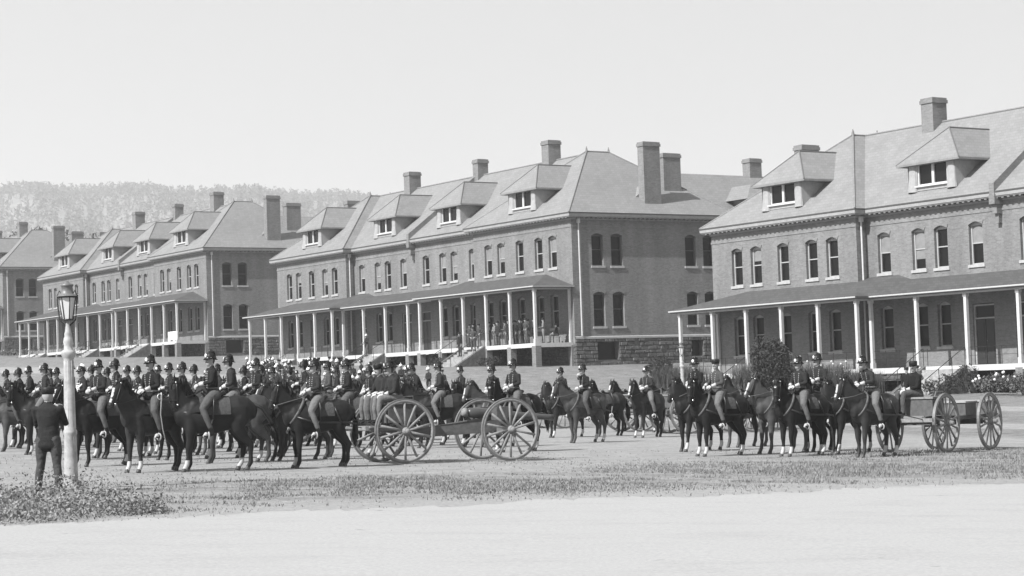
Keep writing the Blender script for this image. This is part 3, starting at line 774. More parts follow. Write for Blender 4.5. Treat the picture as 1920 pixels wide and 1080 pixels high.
BP = [('M', 4.2968, 137.909, 3.222), ('R', 37.9647, 83.6812, .5966), ('L', -29.9056, 192.72, 5.7551), ('X', -64.1, 247.53, 8.29)]
BL = {'M': 'brick barracks in the middle of the row with men crowding its porch', 'R': 'nearest brick barracks at the right edge with garden beds before its porch',
      'L': 'brick barracks left of the middle one with a white sheet over its porch rail', 'X': 'farthest brick barracks cut off by the left edge of the photo'}
for i, (k, x, y, z) in enumerate(BP):
    o = bar0 if i == 0 else copy_tree(bar0, None)
    o.location = (x, y, z+CAMZ); o.rotation_euler = (0, 0, RZB); tag(o, BL[k], 'building', 'brick barracks in a row')

# ------------------------------------------------------------------ horses
def horse_mesh(var, white):
    """facing +X, hooves on z=0. var: neck/head/leg pose numbers"""
    mb = MB(); na = var.get('neck', 0); hd = var.get('head', 0); yaw = var.get('yaw', 0); st = var.get('step', (0, 0, 0, 0))
    mb.mi = 0
    mb.loft([(-.84, 0, 1.25), (-.74, 0, 1.26), (-.55, 0, 1.255), (-.3, 0, 1.21), (-.05, 0, 1.17), (.2, 0, 1.17), (.42, 0, 1.2), (.6, 0, 1.22), (.72, 0, 1.2)],
            [(.14, .18), (.25, .29), (.315, .355), (.31, .345), (.325, .37), (.31, .38), (.265, .385), (.22, .33), (.14, .22)], n=20)
    for s in (-1, 1):   # haunch and shoulder muscle
        mb.loft([(-.58, s*.15, 1.33), (-.54, s*.17, 1.08), (-.47, s*.17, .93)], [(.15, .19), (.15, .21), (.11, .14)], n=12)
        mb.loft([(.36, s*.13, 1.42), (.5, s*.16, 1.2), (.47, s*.16, 1.0)], [(.09, .13), (.1, .15), (.09, .11)], n=12)
    nx = lambda p: Vector((p[0]+na*(p[2]-1.3), yaw*(p[2]-1.3)*.5, p[2]-abs(na)*.25*(p[2]-1.3)))
    NP = [nx(p) for p in ((.46, 0, 1.33), (.66, 0, 1.47), (.83, 0, 1.68), (.93, 0, 1.87), (.99, 0, 1.98))]
    mb.loft(NP, [(.175, .31), (.145, .28), (.112, .235), (.09, .185), (.078, .125)], n=16, up=(-.8, 0, .6))
    pl = NP[-1]; ca = math.radians(-62+hd); dx, dz = math.cos(ca), math.sin(ca); cy, sy = math.cos(yaw), math.sin(yaw)
    hp = lambda t, o=0, s=0: pl+Vector(((dx*t-dz*o)*cy-s*sy, (dx*t-dz*o)*sy+s*cy, dz*t+dx*o))
    mb.loft([hp(-.04, -.02), hp(.08, -.03), hp(.2, -.04), hp(.33, -.02), hp(.46, 0), hp(.56, 0)], [(.078, .09), (.1, .14), (.095, .15), (.072, .11), (.06, .082), (.056, .072)], n=14, up=(dz*-1*cy, dz*-1*sy, dx))
    for s in (-1, 1):
        mb.loft([hp(-.05, .05, s*.055), hp(-.13, .07, s*.07), hp(-.2, .06, s*.075)], [(.034, .026), (.03, .02), (.008, .008)], n=8)
        mb.ball(hp(.16, .05, s*.075), .022, 6, 5)
    mb.mi = 1; mb.ball(hp(.57, -.01), (.05, .05, .045), 10, 6)
    mb.mi = 0
    hooves = []
    for i, (x0, s) in enumerate(((.47, 1), (.47, -1), (-.6, 1), (-.6, -1))):
        d = st[i]
        if i < 2:
            P = [(x0, s*.15, 1.1), (x0+d*.2, s*.155, .9), (x0+d*.4, s*.15, .72), (x0+.02+d*.6, s*.14, .5), (x0+.01+d*.8, s*.135, .33), (x0+.02+d, s*.135, .17), (x0+.06+d, s*.135, .09)]
            R = [(.115, .15), (.1, .13), (.074, .09), (.06, .067), (.041, .046), (.05, .054), (.046, .05)]
        else:
            P = [(-.5, s*.17, 1.0), (-.5+d*.1, s*.17, .86), (-.6+d*.4, s*.16, .7), (-.73+d*.6, s*.14, .53), (-.71+d*.85, s*.135, .33), (-.7+d, s*.135, .17), (-.65+d, s*.135, .09)]
            R = [(.13, .18), (.11, .15), (.078, .105), (.06, .08), (.042, .05), (.051, .056), (.047, .05)]
        mb.loft(P, R, n=12, up=(1, 0, 0))
        hx, hy = P[-1][0]+.015, P[-1][1]; hooves.append((hx, hy))
        mb.mi = 2; mb.loft([(hx, hy, .085), (hx+.015, hy, .03), (hx+.02, hy, .003)], [(.045, .048), (.056, .06), (.06, .066)], n=12, cap=0, up=(1, 0, 0)); mb.mi = 0
    def fix(c, k):
        if k == 0:
            if c.z < .27 and c.z > .07:
                j = min(range(4), key=lambda q: (hooves[q][0]-c.x)**2+(hooves[q][1]-c.y)**2)
                if white[j] == '1': return 3
            if white[4] == '1':
                r = c-pl; t = r.x*dx*cy+r.y*dx*sy+r.z*dz; side = -r.x*sy+r.y*cy; o = (r.x*cy+r.y*sy)*-dz+r.z*dx
                if .06 < t < .5 and abs(side) < .034 and o > .0: return 3
            if white[4] == '2':
                r = c-pl; t = r.x*dx*cy+r.y*dx*sy+r.z*dz; side = -r.x*sy+r.y*cy; o = (r.x*cy+r.y*sy)*-dz+r.z*dx
                if .1 < t < .2 and abs(side) < .035 and o > 0: return 3
        return k
    return mb, fix, pl, hp, NP
def make_horse(var, white, coat, tack='harness'):
    mb, fix, pl, hp, NP = horse_mesh(var, white)
    me = fused(mb, [coat, MUZ, HOOF, HWHITE], .021, 'horse', 2, fix)
    root = link('horse', me)
    # mane
    q = MB(); r = random.Random(int(var.get('neck', 0)*100)+3)
    crest = [NP[i].lerp(NP[i+1], t) for i in range(4) for t in (0, .25, .5, .75)]+[NP[-1]]
    for i, p in enumerate(crest):
        tt = i/(len(crest)-1); up = Vector((-.75, 0, .66)); wdt = .3*(1-tt)**.7*.85+.125*tt+.03
        b = p+up*wdt
        for k in range(5):
            l = r.uniform(.16, .28); sd = r.uniform(.02, .07)*(1 if k % 4 else -1)
            a = b+Vector((r.uniform(-.03, .03), 0, r.uniform(-.02, .02)))
            q.loft([a, a+Vector((.02, sd, -.04)), a+Vector((r.uniform(-.03, .05), sd*1.6, -l))], [(.035, .02), (.03, .018), (.006, .004)], n=6, cap=0)
    for k in range(4): q.loft([hp(-.05, .08), hp(.04, .1, (k-1.5)*.02), hp(.17, .11, (k-1.5)*.025)], [(.03, .02), (.02, .015), (.005, .004)], n=6, cap=0)
    q.build('mane', MANE, root, True)
    q = MB(); sw = var.get('tail', 0)
    for k in range(9):
        a = r.uniform(-.045, .045); b = r.uniform(-.05, .05); l = r.uniform(.45, .62)
        q.loft([(-.83, a*.3, 1.42), (-.93-sw*.2, a, 1.3), (-.97-sw*.45, a*1.4, 1.0), (-.96-sw*.6+b, a*1.6+b*.4, .75), (-.93-sw*.7+b, a+b, l)], [(.045, .035), (.05, .04), (.05, .045), (.04, .035), (.006, .006)], n=6, cap=0)
    q.build('tail', MANE, root, True)
    # bridle
    q = MB()
    def band(t, w, h, o): 
        vs = []
        n = 14
        for e in (0, .028):
            for j in range(n):
                a = 2*PI*j/n; vs.append(hp(t+e, o+math.sin(a)*h, math.cos(a)*w))
        q.add(vs, [(j, (j+1) % n, (j+1) % n+n, j+n) for j in range(n)])
    band(.0, .1, .14, -.015); band(.38, .078, .11, -.01)
    for s in (-1, 1): q.loft([hp(.0, .02, s*.09), hp(.2, 0, s*.096), hp(.42, -.03, s*.068), hp(.5, -.04, s*.06)], [.012]*4, n=5, cap=0)
    br = q.build('bridle', LEA, root, True)
    q = MB()
    for s in (-1, 1): q.ball(hp(.49, -.04, s*.066), .026, 8, 6); q.ball(hp(.02, .03, s*.094), .02, 8, 6)
    q.build('bridle_boss', BRASS, br, True)
    q = MB()
    for s in (-1, 1): q.loft([hp(.49, -.05, s*.065), (NP[2].x+.02, s*.14, 1.55), (.35, s*.16, 1.66), (.2, s*.06, 1.74)], [.009]*4, n=5, cap=0)
    q.build('rein', LEAL if white[5:6] == 'p' else LEA, root, True)
    # collar and harness
    if tack == 'harness':
        q = MB(); vs = []; n = 24
        pts = []
        for j in range(n+1):
            a = 2*PI*j/n; pts.append((.5-.19*math.sin(a), math.cos(a)*.235, 1.34+math.sin(a)*.31))
        q.loft(pts, [(.024, .034)]*len(pts), n=8, cap=0, up=(1, 0, .2)); co = q.build('collar', LEAL, root, True)
        q = MB()
        for s in (-1, 1):
            q.loft([(.56, s*.29, 1.2), (.2, s*.335, 1.08), (-.2, s*.345, 1.05), (-.6, s*.325, 1.04), (-.9, s*.25, 1.0)], [(.012, .026)]*5, n=6, cap=0)
            q.loft([(-.35, s*.31, 1.42), (-.42, s*.345, 1.2), (-.5, s*.335, 1.04)], [(.012, .02)]*3, n=6, cap=0)
        pts = [(-.86, -.22, 1.08), (-.93, 0, 1.09), (-.86, .22, 1.08)]
        q.loft(pts, [(.015, .03)]*3, n=6, cap=0); q.build('trace', LEA, root, True)
    else:
        q = MB(); pts = [(.3, -.29, 1.25), (.62, -.2, 1.27), (.77, 0, 1.26), (.62, .2, 1.27), (.3, .29, 1.25)]
        q.loft(pts, [(.012, .022)]*5, n=6, cap=0); q.build('breast_strap', LEA, root, True)
    # saddle
    q = MB(); n = 9
    prof = [(-.34, .335), (-.1, .345), (.18, .34), (.3, .32)]
    vs = []; fs = []
    for i, (x, w) in enumerate(prof):
        for j in range(n):
            a = PI*(j/(n-1)); vs.append((x, math.cos(a)*(w+.005), 1.2+math.sin(a)*(.385 if x > -.3 else .39)))
    for i in range(len(prof)-1):
        for j in range(n-1): fs.append((i*n+j, i*n+j+1, (i+1)*n+j+1, (i+1)*n+j))
    q.add(vs, fs); q.build('saddle_blanket', COATG, root, True)
    q = MB(); q.loft([(-.24, 0, 1.66), (-.16, 0, 1.6), (0, 0, 1.575), (.14, 0, 1.6), (.2, 0, 1.68)], [(.13, .05), (.16, .05), (.14, .05), (.1, .05), (.05, .05)], n=10)
    for s in (-1, 1): q.loft([(0, s*.17, 1.55), (.03, s*.3, 1.35), (.04, s*.335, 1.1)], [(.13, .03), (.13, .02), (.1, .015)], n=8, up=(1, 0, 0))
    sd = q.build('saddle', LEA, root, True)
    q = MB()
    for s in (-1, 1):
        q.cyl((.06, s*.345, 1.1), (.13, s*.37, .83), .01, n=5); q.torus((.15, s*.4, .77), .07, .016, 'x', 14, 6); q.loft([(.2, s*.4, .8), (.25, s*.4, .76)], [(.055, .05), (.03, .03)], n=8)
    q.build('stirrup', BRASSW2, sd, True)
    return root

# ------------------------------------------------------------------ people
def hand_mb(q, wrist, dr, up, side, r=1.0, curl=.9):
    """gloved or bare hand with palm, four unequal fingers and a thumb"""
    wrist = Vector(wrist); d = Vector(dr).normalized(); u = Vector(up); u = (u-d*u.dot(d)).normalized(); s = d.cross(u)*side
    q.loft([wrist-d*.01, wrist+d*.05, wrist+d*.1], [(.026*r, .018*r), (.042*r, .019*r), (.04*r, .016*r)], n=8, up=u)
    for k, L in enumerate((.075, .085, .08, .062)):
        b = wrist+d*.095+s*((k-1.5)*.021*r); a1 = curl*.8; L *= r
        p1 = b+(d*math.cos(a1*.6)-u*math.sin(a1*.6))*L*.5; p2 = p1+(d*math.cos(a1*1.6)-u*math.sin(a1*1.6))*L*.35; p3 = p2+(d*math.cos(a1*2.3)-u*math.sin(a1*2.3))*L*.3
        q.loft([b, p1, p2, p3], [.0105*r, .01*r, .009*r, .007*r], n=6)
    b = wrist+d*.035-s*.035*r
    q.loft([b, b+d*.035-s*.022-u*.012, b+d*.065-s*.018-u*.03], [.013*r, .011*r, .008*r], n=6)
def head_mb(mb, c, yaw=0, tilt=0, skin=0):
    """c: centre of the skull; faces +X rotated by yaw"""
    M = Matrix.Translation(Vector(c)) @ Matrix.Rotation(yaw, 4, 'Z') @ Matrix.Rotation(tilt, 4, 'Y')
    P = lambda x, y, z: M @ Vector((x, y, z))
    mb.mi = skin; v0 = len(mb.v)
    mb.loft([(0.0, 0, -.12), (.015, 0, -.095), (.012, 0, -.05), (.0, 0, 0), (-.005, 0, .05), (-.01, 0, .095)], [(.045, .06), (.058, .078), (.07, .09), (.077, .097), (.074, .094), (.05, .062)], n=14, up=(1, 0, 0))
    mb.loft([(.09, 0, .012), (.108, 0, -.02), (.1, 0, -.03)], [.01, .016, .013], n=6)      # nose
    mb.loft([(.083, -.03, .022), (.09, 0, .026), (.083, .03, .022)], [.01]*3, n=6)      # brow
    mb.loft([(.078, -.022, -.062), (.09, 0, -.06), (.078, .022, -.062)], [.009]*3, n=6)      # lips
    mb.ball((.07, 0, -.1), (.026, .03, .02), 8, 6)
    for s in (-1, 1): mb.loft([(-.005, s*.078, .02), (-.012, s*.09, 0), (-.004, s*.08, -.025)], [.014, .013, .008], n=6)
    for i in range(v0, len(mb.v)): mb.v[i] = tuple(M @ Vector(mb.v[i]))
    return M
def face_parts(root, M, tache=True, hair=HAIR, grey=False):
    q = MB()
    for s in (-1, 1): q.ball(M @ Vector((.083, s*.03, .004)), .0105, 8, 6)
    q.build('eye', IRON, root, True)
    if tache:
        q = MB(); q.loft([M @ Vector(p) for p in ((.078, -.04, -.058), (.098, -.015, -.043), (.102, 0, -.042), (.098, .015, -.043), (.078, .04, -.058))], [.006, .011, .01, .011, .006], n=6); q.build('moustache', hair, root, True)
    q = MB(); v0 = 0
    q.loft([(-.03, 0, -.07), (-.045, 0, -.02), (-.032, 0, .02), (-.015, 0, .03)], [(.055, .05), (.078, .058), (.08, .07), (.07, .07)], n=12, up=(1, 0, 0))
    q.v = [tuple(M @ Vector(v)) for v in q.v]; q.build('hair', hair, root, True)
def helmet(root, M, style='dark'):
    q = MB(); hm_ = HELM if style != 'white' else HELMW
    prof = [(.108, .04), (.109, .055), (.106, .085), (.095, .115), (.074, .14), (.045, .158), (.015, .167), (.012, .195)]
    q.lathe(prof, 16)
    n = 16; vs = []
    for r, z in ((.1, .05), (.15, .03), (.1, .058)):
        for j in range(n):
            a = 2*PI*j/n; k = 1+.12*math.cos(a)**2; vs.append((r*k*math.cos(a)+(-.01 if r > .1 else 0), r*math.sin(a)*.95, z-(.03*abs(math.cos(a)) if r > .1 else 0)))
    q.add(vs, [(i*n+j, i*n+(j+1) % n, (i+1)*n+(j+1) % n, (i+1)*n+j) for i in range(2) for j in range(n)])
    q.v = [tuple(M @ Vector(v)) for v in q.v]; h = q.build('helmet', hm_, root, True)
    if style in ('dark', 'plume', 'whiteplume'):
        q = MB(); q.ball((.106, 0, .095), (.014, .042, .044), 10, 8); q.ball((0, 0, .2), .018)
        q.loft([(.03, -.1, .05), (.095, -.05, .045), (.105, 0, .035), (.095, .05, .045), (.03, .1, .05)], [.008]*5, n=5)
        q.v = [tuple(M @ Vector(v)) for v in q.v]; q.build('helmet_plate', BRASSW, h, True)
        q = MB(); r = random.Random(4)
        for k in range(16):
            a = 2*PI*k/16+r.uniform(-.2, .2); f = .6+.4*(math.cos(a) < .3)
            q.loft([(0, 0, .215), (.02*math.cos(a)-.015, .022*math.sin(a), .212), (.055*math.cos(a)-.045, .06*math.sin(a), .17), (.06*math.cos(a)-.08, .075*math.sin(a), .16-.12*f)], [(.008, .008), (.014, .011), (.017, .011), (.005, .004)], n=6, cap=0)
        q.v = [tuple(M @ Vector(v)) for v in q.v]; q.build('plume', LIN if style == 'whiteplume' else PLUME, h, True)
    if style == 'white':
        q = MB(); q.loft([(0, 0, .21), (0, 0, .27)], [.014, .004], n=6); q.v = [tuple(M @ Vector(v)) for v in q.v]; q.build('spike', BRASSW, h, True)
    return h
BRASSW = mat('polished plate', .75, .35, metal=.3)
def tunic_trim(root, pts, r=.009):
    q = MB()
    rows = [pts] if len({round(p[1], 3) for p in pts}) == 1 else [[p for p in pts if p[1] > 0], [p for p in pts if p[1] < 0]]
    for row in rows:
        P = []; Rd = []
        for i, p in enumerate(row):
            for dz, rr in ((-.016, .002), (-.006, r), (.006, r), (.016, .002)): P.append((p[0]-(.006 if rr < r else 0), p[1], p[2]+dz)); Rd.append(rr)
        q.loft(P, Rd, n=6, cap=0)
    q.build('button_row', BUTTON, root, True)
def make_rider(var):
    """mounted man facing +X on a horse whose origin is his origin"""
    mb = MB(); lean = var.get('lean', 0); coat = var.get('coat', COAT); tr = var.get('tr', TROU)
    top = lambda x, y, z: (x+lean*(z-1.65), y, z)
    mb.mi = 1
    mb.loft([top(-.02, 0, 1.7), top(-.02, 0, 1.82), top(0, 0, 1.98), top(0, 0, 2.12), top(0, 0, 2.2)], [(.155, .115), (.15, .11), (.185, .125), (.19, .11), (.075, .065)], n=16, up=(1, 0, 0))
    mb.loft([top(-.03, 0, 1.62), top(-.02, 0, 1.75)], [(.2, .17), (.15, .115)], n=14, up=(1, 0, 0))     # coat skirt
    HX = var.get('hands', (.28, .07, 1.8))
    arms = []
    for s in (-1, 1):
        sh = Vector(top(0, s*.19, 2.1)); hnd = Vector((HX[0], s*HX[1], HX[2]))
        if var.get('raise') == s: hnd = Vector(top(.17, s*.05, 2.2))
        el = (sh+hnd)/2+Vector((-.1, s*.13, -.07))
        mb.loft([sh, (sh+el)/2, el], [.068, .06, .05], n=10); mb.loft([el, (el+hnd)/2, hnd], [.05, .045, .034], n=10)
        arms.append((s, el, hnd))
    mb.mi = 2
    for s in (-1, 1):
        mb.loft([(-.05, s*.1, 1.62), (.12, s*.24, 1.52), (.27, s*.36, 1.34)], [.125, .11, .08], n=12)
        mb.loft([(.27, s*.36, 1.34), (.21, s*.395, 1.15), (.13, s*.39, .94)], [.075, .068, .056], n=12); mb.mi = 3; mb.loft([(.13, s*.39, .93), (.1, s*.385, .84)], [.05, .05], n=10)
        mb.loft([(.07, s*.38, .8), (.16, s*.385, .775), (.27, s*.395, .765)], [(.042, .04), (.046, .035), (.036, .025)], n=10); mb.mi = 2
    mb.mi = 0; hc = Vector(top(.03, 0, 2.36)); mb.loft([top(0, 0, 2.18), top(.01, 0, 2.28)], [.055, .055], n=10)
    M = head_mb(mb, hc, var.get('yaw', 0), 0)
    me = fused(mb, [SKIN, coat, tr, BOOT], .015, 'person', 2); root = link('person', me)
    face_parts(root, M, var.get('tache', True)); 
    if var.get('hat', 'plume') == 'cap': cap_hat(root, M)
    else: helmet(root, M, var.get('hat', 'plume'))
    for s, el, hnd in arms:
        q = MB(); d = (hnd-el).normalized(); q.loft([hnd-d*.14, hnd-d*.02], [.055, .034], n=10, cap=0)
        hand_mb(q, hnd-d*.02, d, (0, s*.6, .8), s, 1.1, .95); q.build('glove', GLOVE if var.get('gl', 1) else SKIN, root, True)
    tunic_trim(root, [top(.105+.012*math.sin(k*.45), s*(.045+.006*k), 1.78+.048*k) for k in range(8) for s in (-1, 1)], .012)
    q = MB(); pts = []
    for j in range(17): a = 2*PI*j/16; pts.append(top(math.cos(a)*.122-.02, math.sin(a)*.163, 1.76))
    q.loft(pts, [(.006, .02)]*17, n=6, cap=0, up=(0, 0, 1)); q.build('belt', LEAL, root, True)
    if var.get('cord'):
        q = MB()
        for o in (0, .03): q.loft([top(.02, .17, 2.08), top(.13, .1, 1.98-o), top(.145, 0, 1.93-o*2), top(.13, -.1, 1.98-o), top(.02, -.17, 2.08)], [.012]*5, n=6)
        for k in range(6): q.loft([top(.12, -.1, 1.8+.05*k), top(.14, 0, 1.79+.05*k), top(.12, .1, 1.8+.05*k)], [.009]*3, n=6)
        q.build('braid', LIN, root, True)
    return root
def cap_hat(root, M, m=None):
    q = MB(); q.lathe([(.102, .012), (.103, .07), (.108, .115), (.096, .13)], 14); q.loft([(.08, -.06, .05), (.13, 0, .04), (.08, .06, .05)], [(.03, .006)]*3, n=6, up=(0, 0, 1))
    q.v = [tuple(M @ Vector(v)) for v in q.v]; return q.build('cap', m or HELM, root, True)
def make_standing(var, voxel=.016, simple=False):
    """standing man facing +X"""
    mb = MB(); coat = var.get('coat', COAT); tr = var.get('tr', TROU); sp = var.get('legs', .1); st = var.get('step', 0)
    mb.mi = 1; Lc = var.get('skirt', .82)
    mb.loft([(0, 0, Lc), (0, 0, .98), (0, 0, 1.1), (0, 0, 1.28), (0, 0, 1.42), (0, 0, 1.49)], [(.185, .14), (.17, .125), (.155, .11), (.185, .125), (.19, .105), (.07, .06)], n=16, up=(1, 0, 0))
    arms = []; pose = var.get('arms', 'down')
    for s in (-1, 1):
        sh = Vector((0, s*.195, 1.41))
        if pose == 'down': el = Vector((-.03, s*.26, 1.13)); h = Vector((.05, s*.26, .87))
        elif pose == 'up': el = Vector((.12, s*.235, 1.15)); h = Vector((.32, s*.06, 1.38))
        elif pose == 'hips': el = Vector((-.05, s*.38, 1.17)); h = Vector((.06, s*.2, 1.02))
        else: el = Vector((.02, s*.27, 1.14)); h = Vector((.25, s*.06, 1.12))
        mb.loft([sh, (sh+el)/2, el], [.066, .057, .048], n=10); mb.loft([el, (el+h)/2, h], [.048, .042, .03], n=10); arms.append((s, el, h))
    mb.mi = 2
    for s in (-1, 1):
        f = s*st
        mb.loft([(0, s*.09, .9), (f*.5, s*(.07+sp*.4), .7), (f, s*(.05+sp*.6), .49), (f*1.0-.02, s*(.05+sp*.8), .3), (f*1.1-.03, s*(.04+sp), .1)], [(.105, .11), (.09, .095), (.066, .07), (.062, .068), (.055, .06)], n=12, up=(1, 0, 0))
        mb.mi = 3; mb.loft([(f*1.1-.05, s*(.04+sp), .05), (f*1.1+.06, s*(.045+sp), .045), (f*1.1+.16, s*(.05+sp), .03)], [(.042, .05), (.046, .042), (.036, .026)], n=10); mb.mi = 2
    mb.mi = 0; mb.loft([(0, 0, 1.47), (.01, 0, 1.56)], [.055, .052], n=10); M = head_mb(mb, (.02, 0, 1.64), var.get('yaw', 0))
    if simple:
        for s, el, h in arms: mb.mi = 0; hand_mb(mb, h, (h-el), (0, s, .3), s, 1.2, .6)
    me = fused(mb, [SKIN, coat, tr, BOOT], voxel, 'person', 1 if simple else 2); root = link('person', me)
    hat = var.get('hat', 'cap')
    if hat == 'cap': cap_hat(root, M, var.get('hatm'))
    elif hat: helmet(root, M, hat)
    if not simple:
        face_parts(root, M, var.get('tache', True), var.get('hair', HAIR))
        for s, el, h in arms:
            q = MB(); hand_mb(q, h, (h-el), (0, s, .3), s, 1, .6); q.build('hand', SKIN, root, True)
        tunic_trim(root, [(.125, 0, 1.0+.07*k) for k in range(6)])
    return root
def make_seated(var, voxel=.016):
    """seated man facing +X, seat of the trousers at z=0"""
    mb = MB(); lean = var.get('lean', .12); T = lambda x, y, z: (x+lean*z, y, z)
    mb.mi = 1
    mb.loft([T(-.02, 0, .0), T(0, 0, .18), T(0, 0, .36), T(0, 0, .5), T(0, 0, .58)], [(.19, .15), (.165, .125), (.19, .13), (.195, .11), (.07, .06)], n=16, up=(1, 0, 0))
    arms = []
    for s in (-1, 1):
        sh = Vector(T(0, s*.195, .49)); h = Vector((.36, s*var.get('hw', .1), .16)); el = (sh+h)/2+Vector((-.06, s*.1, -.1))
        mb.loft([sh, (sh+el)/2, el], [.068, .06, .05], n=10); mb.loft([el, (el+h)/2, h], [.05, .044, .032], n=10); arms.append((s, el, h))
    mb.mi = 2
    for s in (-1, 1):
        mb.loft([(-.02, s*.1, .05), (.25, s*.12, .08), (.46, s*.13, .07)], [.115, .1, .075], n=12)
        mb.loft([(.46, s*.13, .06), (.5, s*.13, -.15), (.48, s*.13, -.37)], [.072, .065, .05], n=12)
        mb.mi = 3; mb.loft([(.47, s*.13, -.42), (.56, s*.135, -.44), (.68, s*.14, -.455)], [(.045, .05), (.046, .04), (.036, .025)], n=10); mb.mi = 2
    mb.mi = 0; mb.loft([T(0, 0, .56), T(.01, 0, .65)], [.055, .052], n=10); M = head_mb(mb, T(.02, 0, .74), var.get('yaw', 0), .12)
    me = fused(mb, [SKIN, var.get('coat', COAT), var.get('tr', TROU), BOOT], voxel, 'person', 2); root = link('person', me)
    face_parts(root, M)
    if var.get('hat', 'plume') == 'cap': cap_hat(root, M)
    else: helmet(root, M, var.get('hat', 'plume'))
    for s, el, h in arms:
        q = MB(); d = (h-el).normalized(); q.loft([h-d*.12, h-d*.02], [.054, .034], n=10, cap=0); hand_mb(q, h-d*.02, d, (0, s*.5, .8), s, 1.1, .7); q.build('glove', GLOVE, root, True)
    return root
def _prune():
    r = random.Random(21); tops = [o for o in bpy.data.objects if o.name.startswith('brick_barracks.')]
    for o in [o for o in bpy.data.objects if o.name.split('.')[0] == 'blind']:
        t = o
        while t.parent: t = t.parent
        if t in tops and r.random() < .45: bpy.data.objects.remove(o)
_prune()
# ------------------------------------------------------------------ horse and rider prototypes
HV = []
def hv(var, white, coat, tack='harness'):
    o = make_horse(var, white, coat, tack); HV.append(o); return len(HV)-1
hv(dict(neck=-.12, head=-8), '01000p', BAY)
hv(dict(neck=-.32, head=-24, yaw=.25, step=(.1, 0, -.06, .1), tail=.6), '10010', BAY2, 'saddle')
hv(dict(neck=-.1, head=0, yaw=.15, step=(-.04, .06, .1, -.05)), '11001', BAY2, 'saddle')
hv(dict(neck=.05, head=-4, yaw=-.2, step=(.05, -.07, 0, .1)), '00111p', BAY3)
hv(dict(neck=-.2, head=-16, yaw=.35, step=(0, .04, .07, -.08), tail=.3), '11112p', BAY)
hv(dict(neck=-.25, head=-12, yaw=-.12, step=(.08, -.02, -.1, .05)), '00010', BAY3, 'saddle')
hv(dict(neck=.12, head=6, yaw=.1, step=(-.06, .1, .05, -.1), tail=.15), '00101', BAY, 'saddle')
hv(dict(neck=-.38, head=-8, yaw=-.35, step=(.12, .0, -.12, .02)), '10110p', BAY2)
hv(dict(neck=-.05, head=-20, yaw=.5, step=(.02, -.1, .08, 0), tail=.2), '01002', BAY, 'saddle')
hv(dict(neck=-.2, head=4, yaw=-.1, step=(0, .1, -.05, .12)), '00001p', BAY3)
RV = []
def rv_(**k): RV.append(make_rider(k)); return len(RV)-1
rv_(); rv_(yaw=.35, hands=(.3, .05, 1.84)); rv_(yaw=-.3, lean=.08, hands=(.26, .1, 1.78)); rv_(hat='whiteplume', cord=1, yaw=.1)
rv_(hat='cap', coat=COATG, yaw=.5, hands=(.3, .14, 1.8)); rv_(**{'raise': -1, 'yaw': -.2}); rv_(lean=.38, yaw=.2, hands=(.5, .06, 1.85))
rv_(yaw=.1, lean=-.04, coat=COATG, hands=(.27, .09, 1.76)); rv_(yaw=.6, lean=.05); rv_(yaw=-.5, hat='plume', tr=TROUD, hands=(.3, .04, 1.86))
SEAT = [make_seated(dict(hat='cap', yaw=.1, hw=.14)), make_seated(dict(yaw=-.25, lean=.2)), make_seated(dict(hat='cap', lean=.05, yaw=.6, hw=.06))]
STAND = [make_standing(dict(hat='white', arms='front'), .028, True), make_standing(dict(hat='plume', arms='down', yaw=.4), .028, True),
         make_standing(dict(hat='cap', coat=COATG, arms='hips', tr=TROU), .028, True), make_standing(dict(hat='cap', coat=COATW, tr=COATW, arms='front', yaw=-.5), .028, True),
         make_standing(dict(hat='cap', coat=COAT, arms='down', yaw=.2, tr=TROUD), .028, True)]
CAMMAN = make_standing(dict(hat='cap', arms='up', coat=COAT, tr=TROUD, hair=HAIRG, legs=.13, skirt=.8, tache=False))
index_children()
USED = set()
def place(proto, loc, rz, label, cat, group, scale=1):
    if proto.name not in USED: USED.add(proto.name); o = proto
    else: o = copy_tree(proto)
    o.location = loc; o.rotation_euler = (0, 0, rz); o.scale = (scale,)*3
    tag(o, label, cat, group); return o
R = math.radians
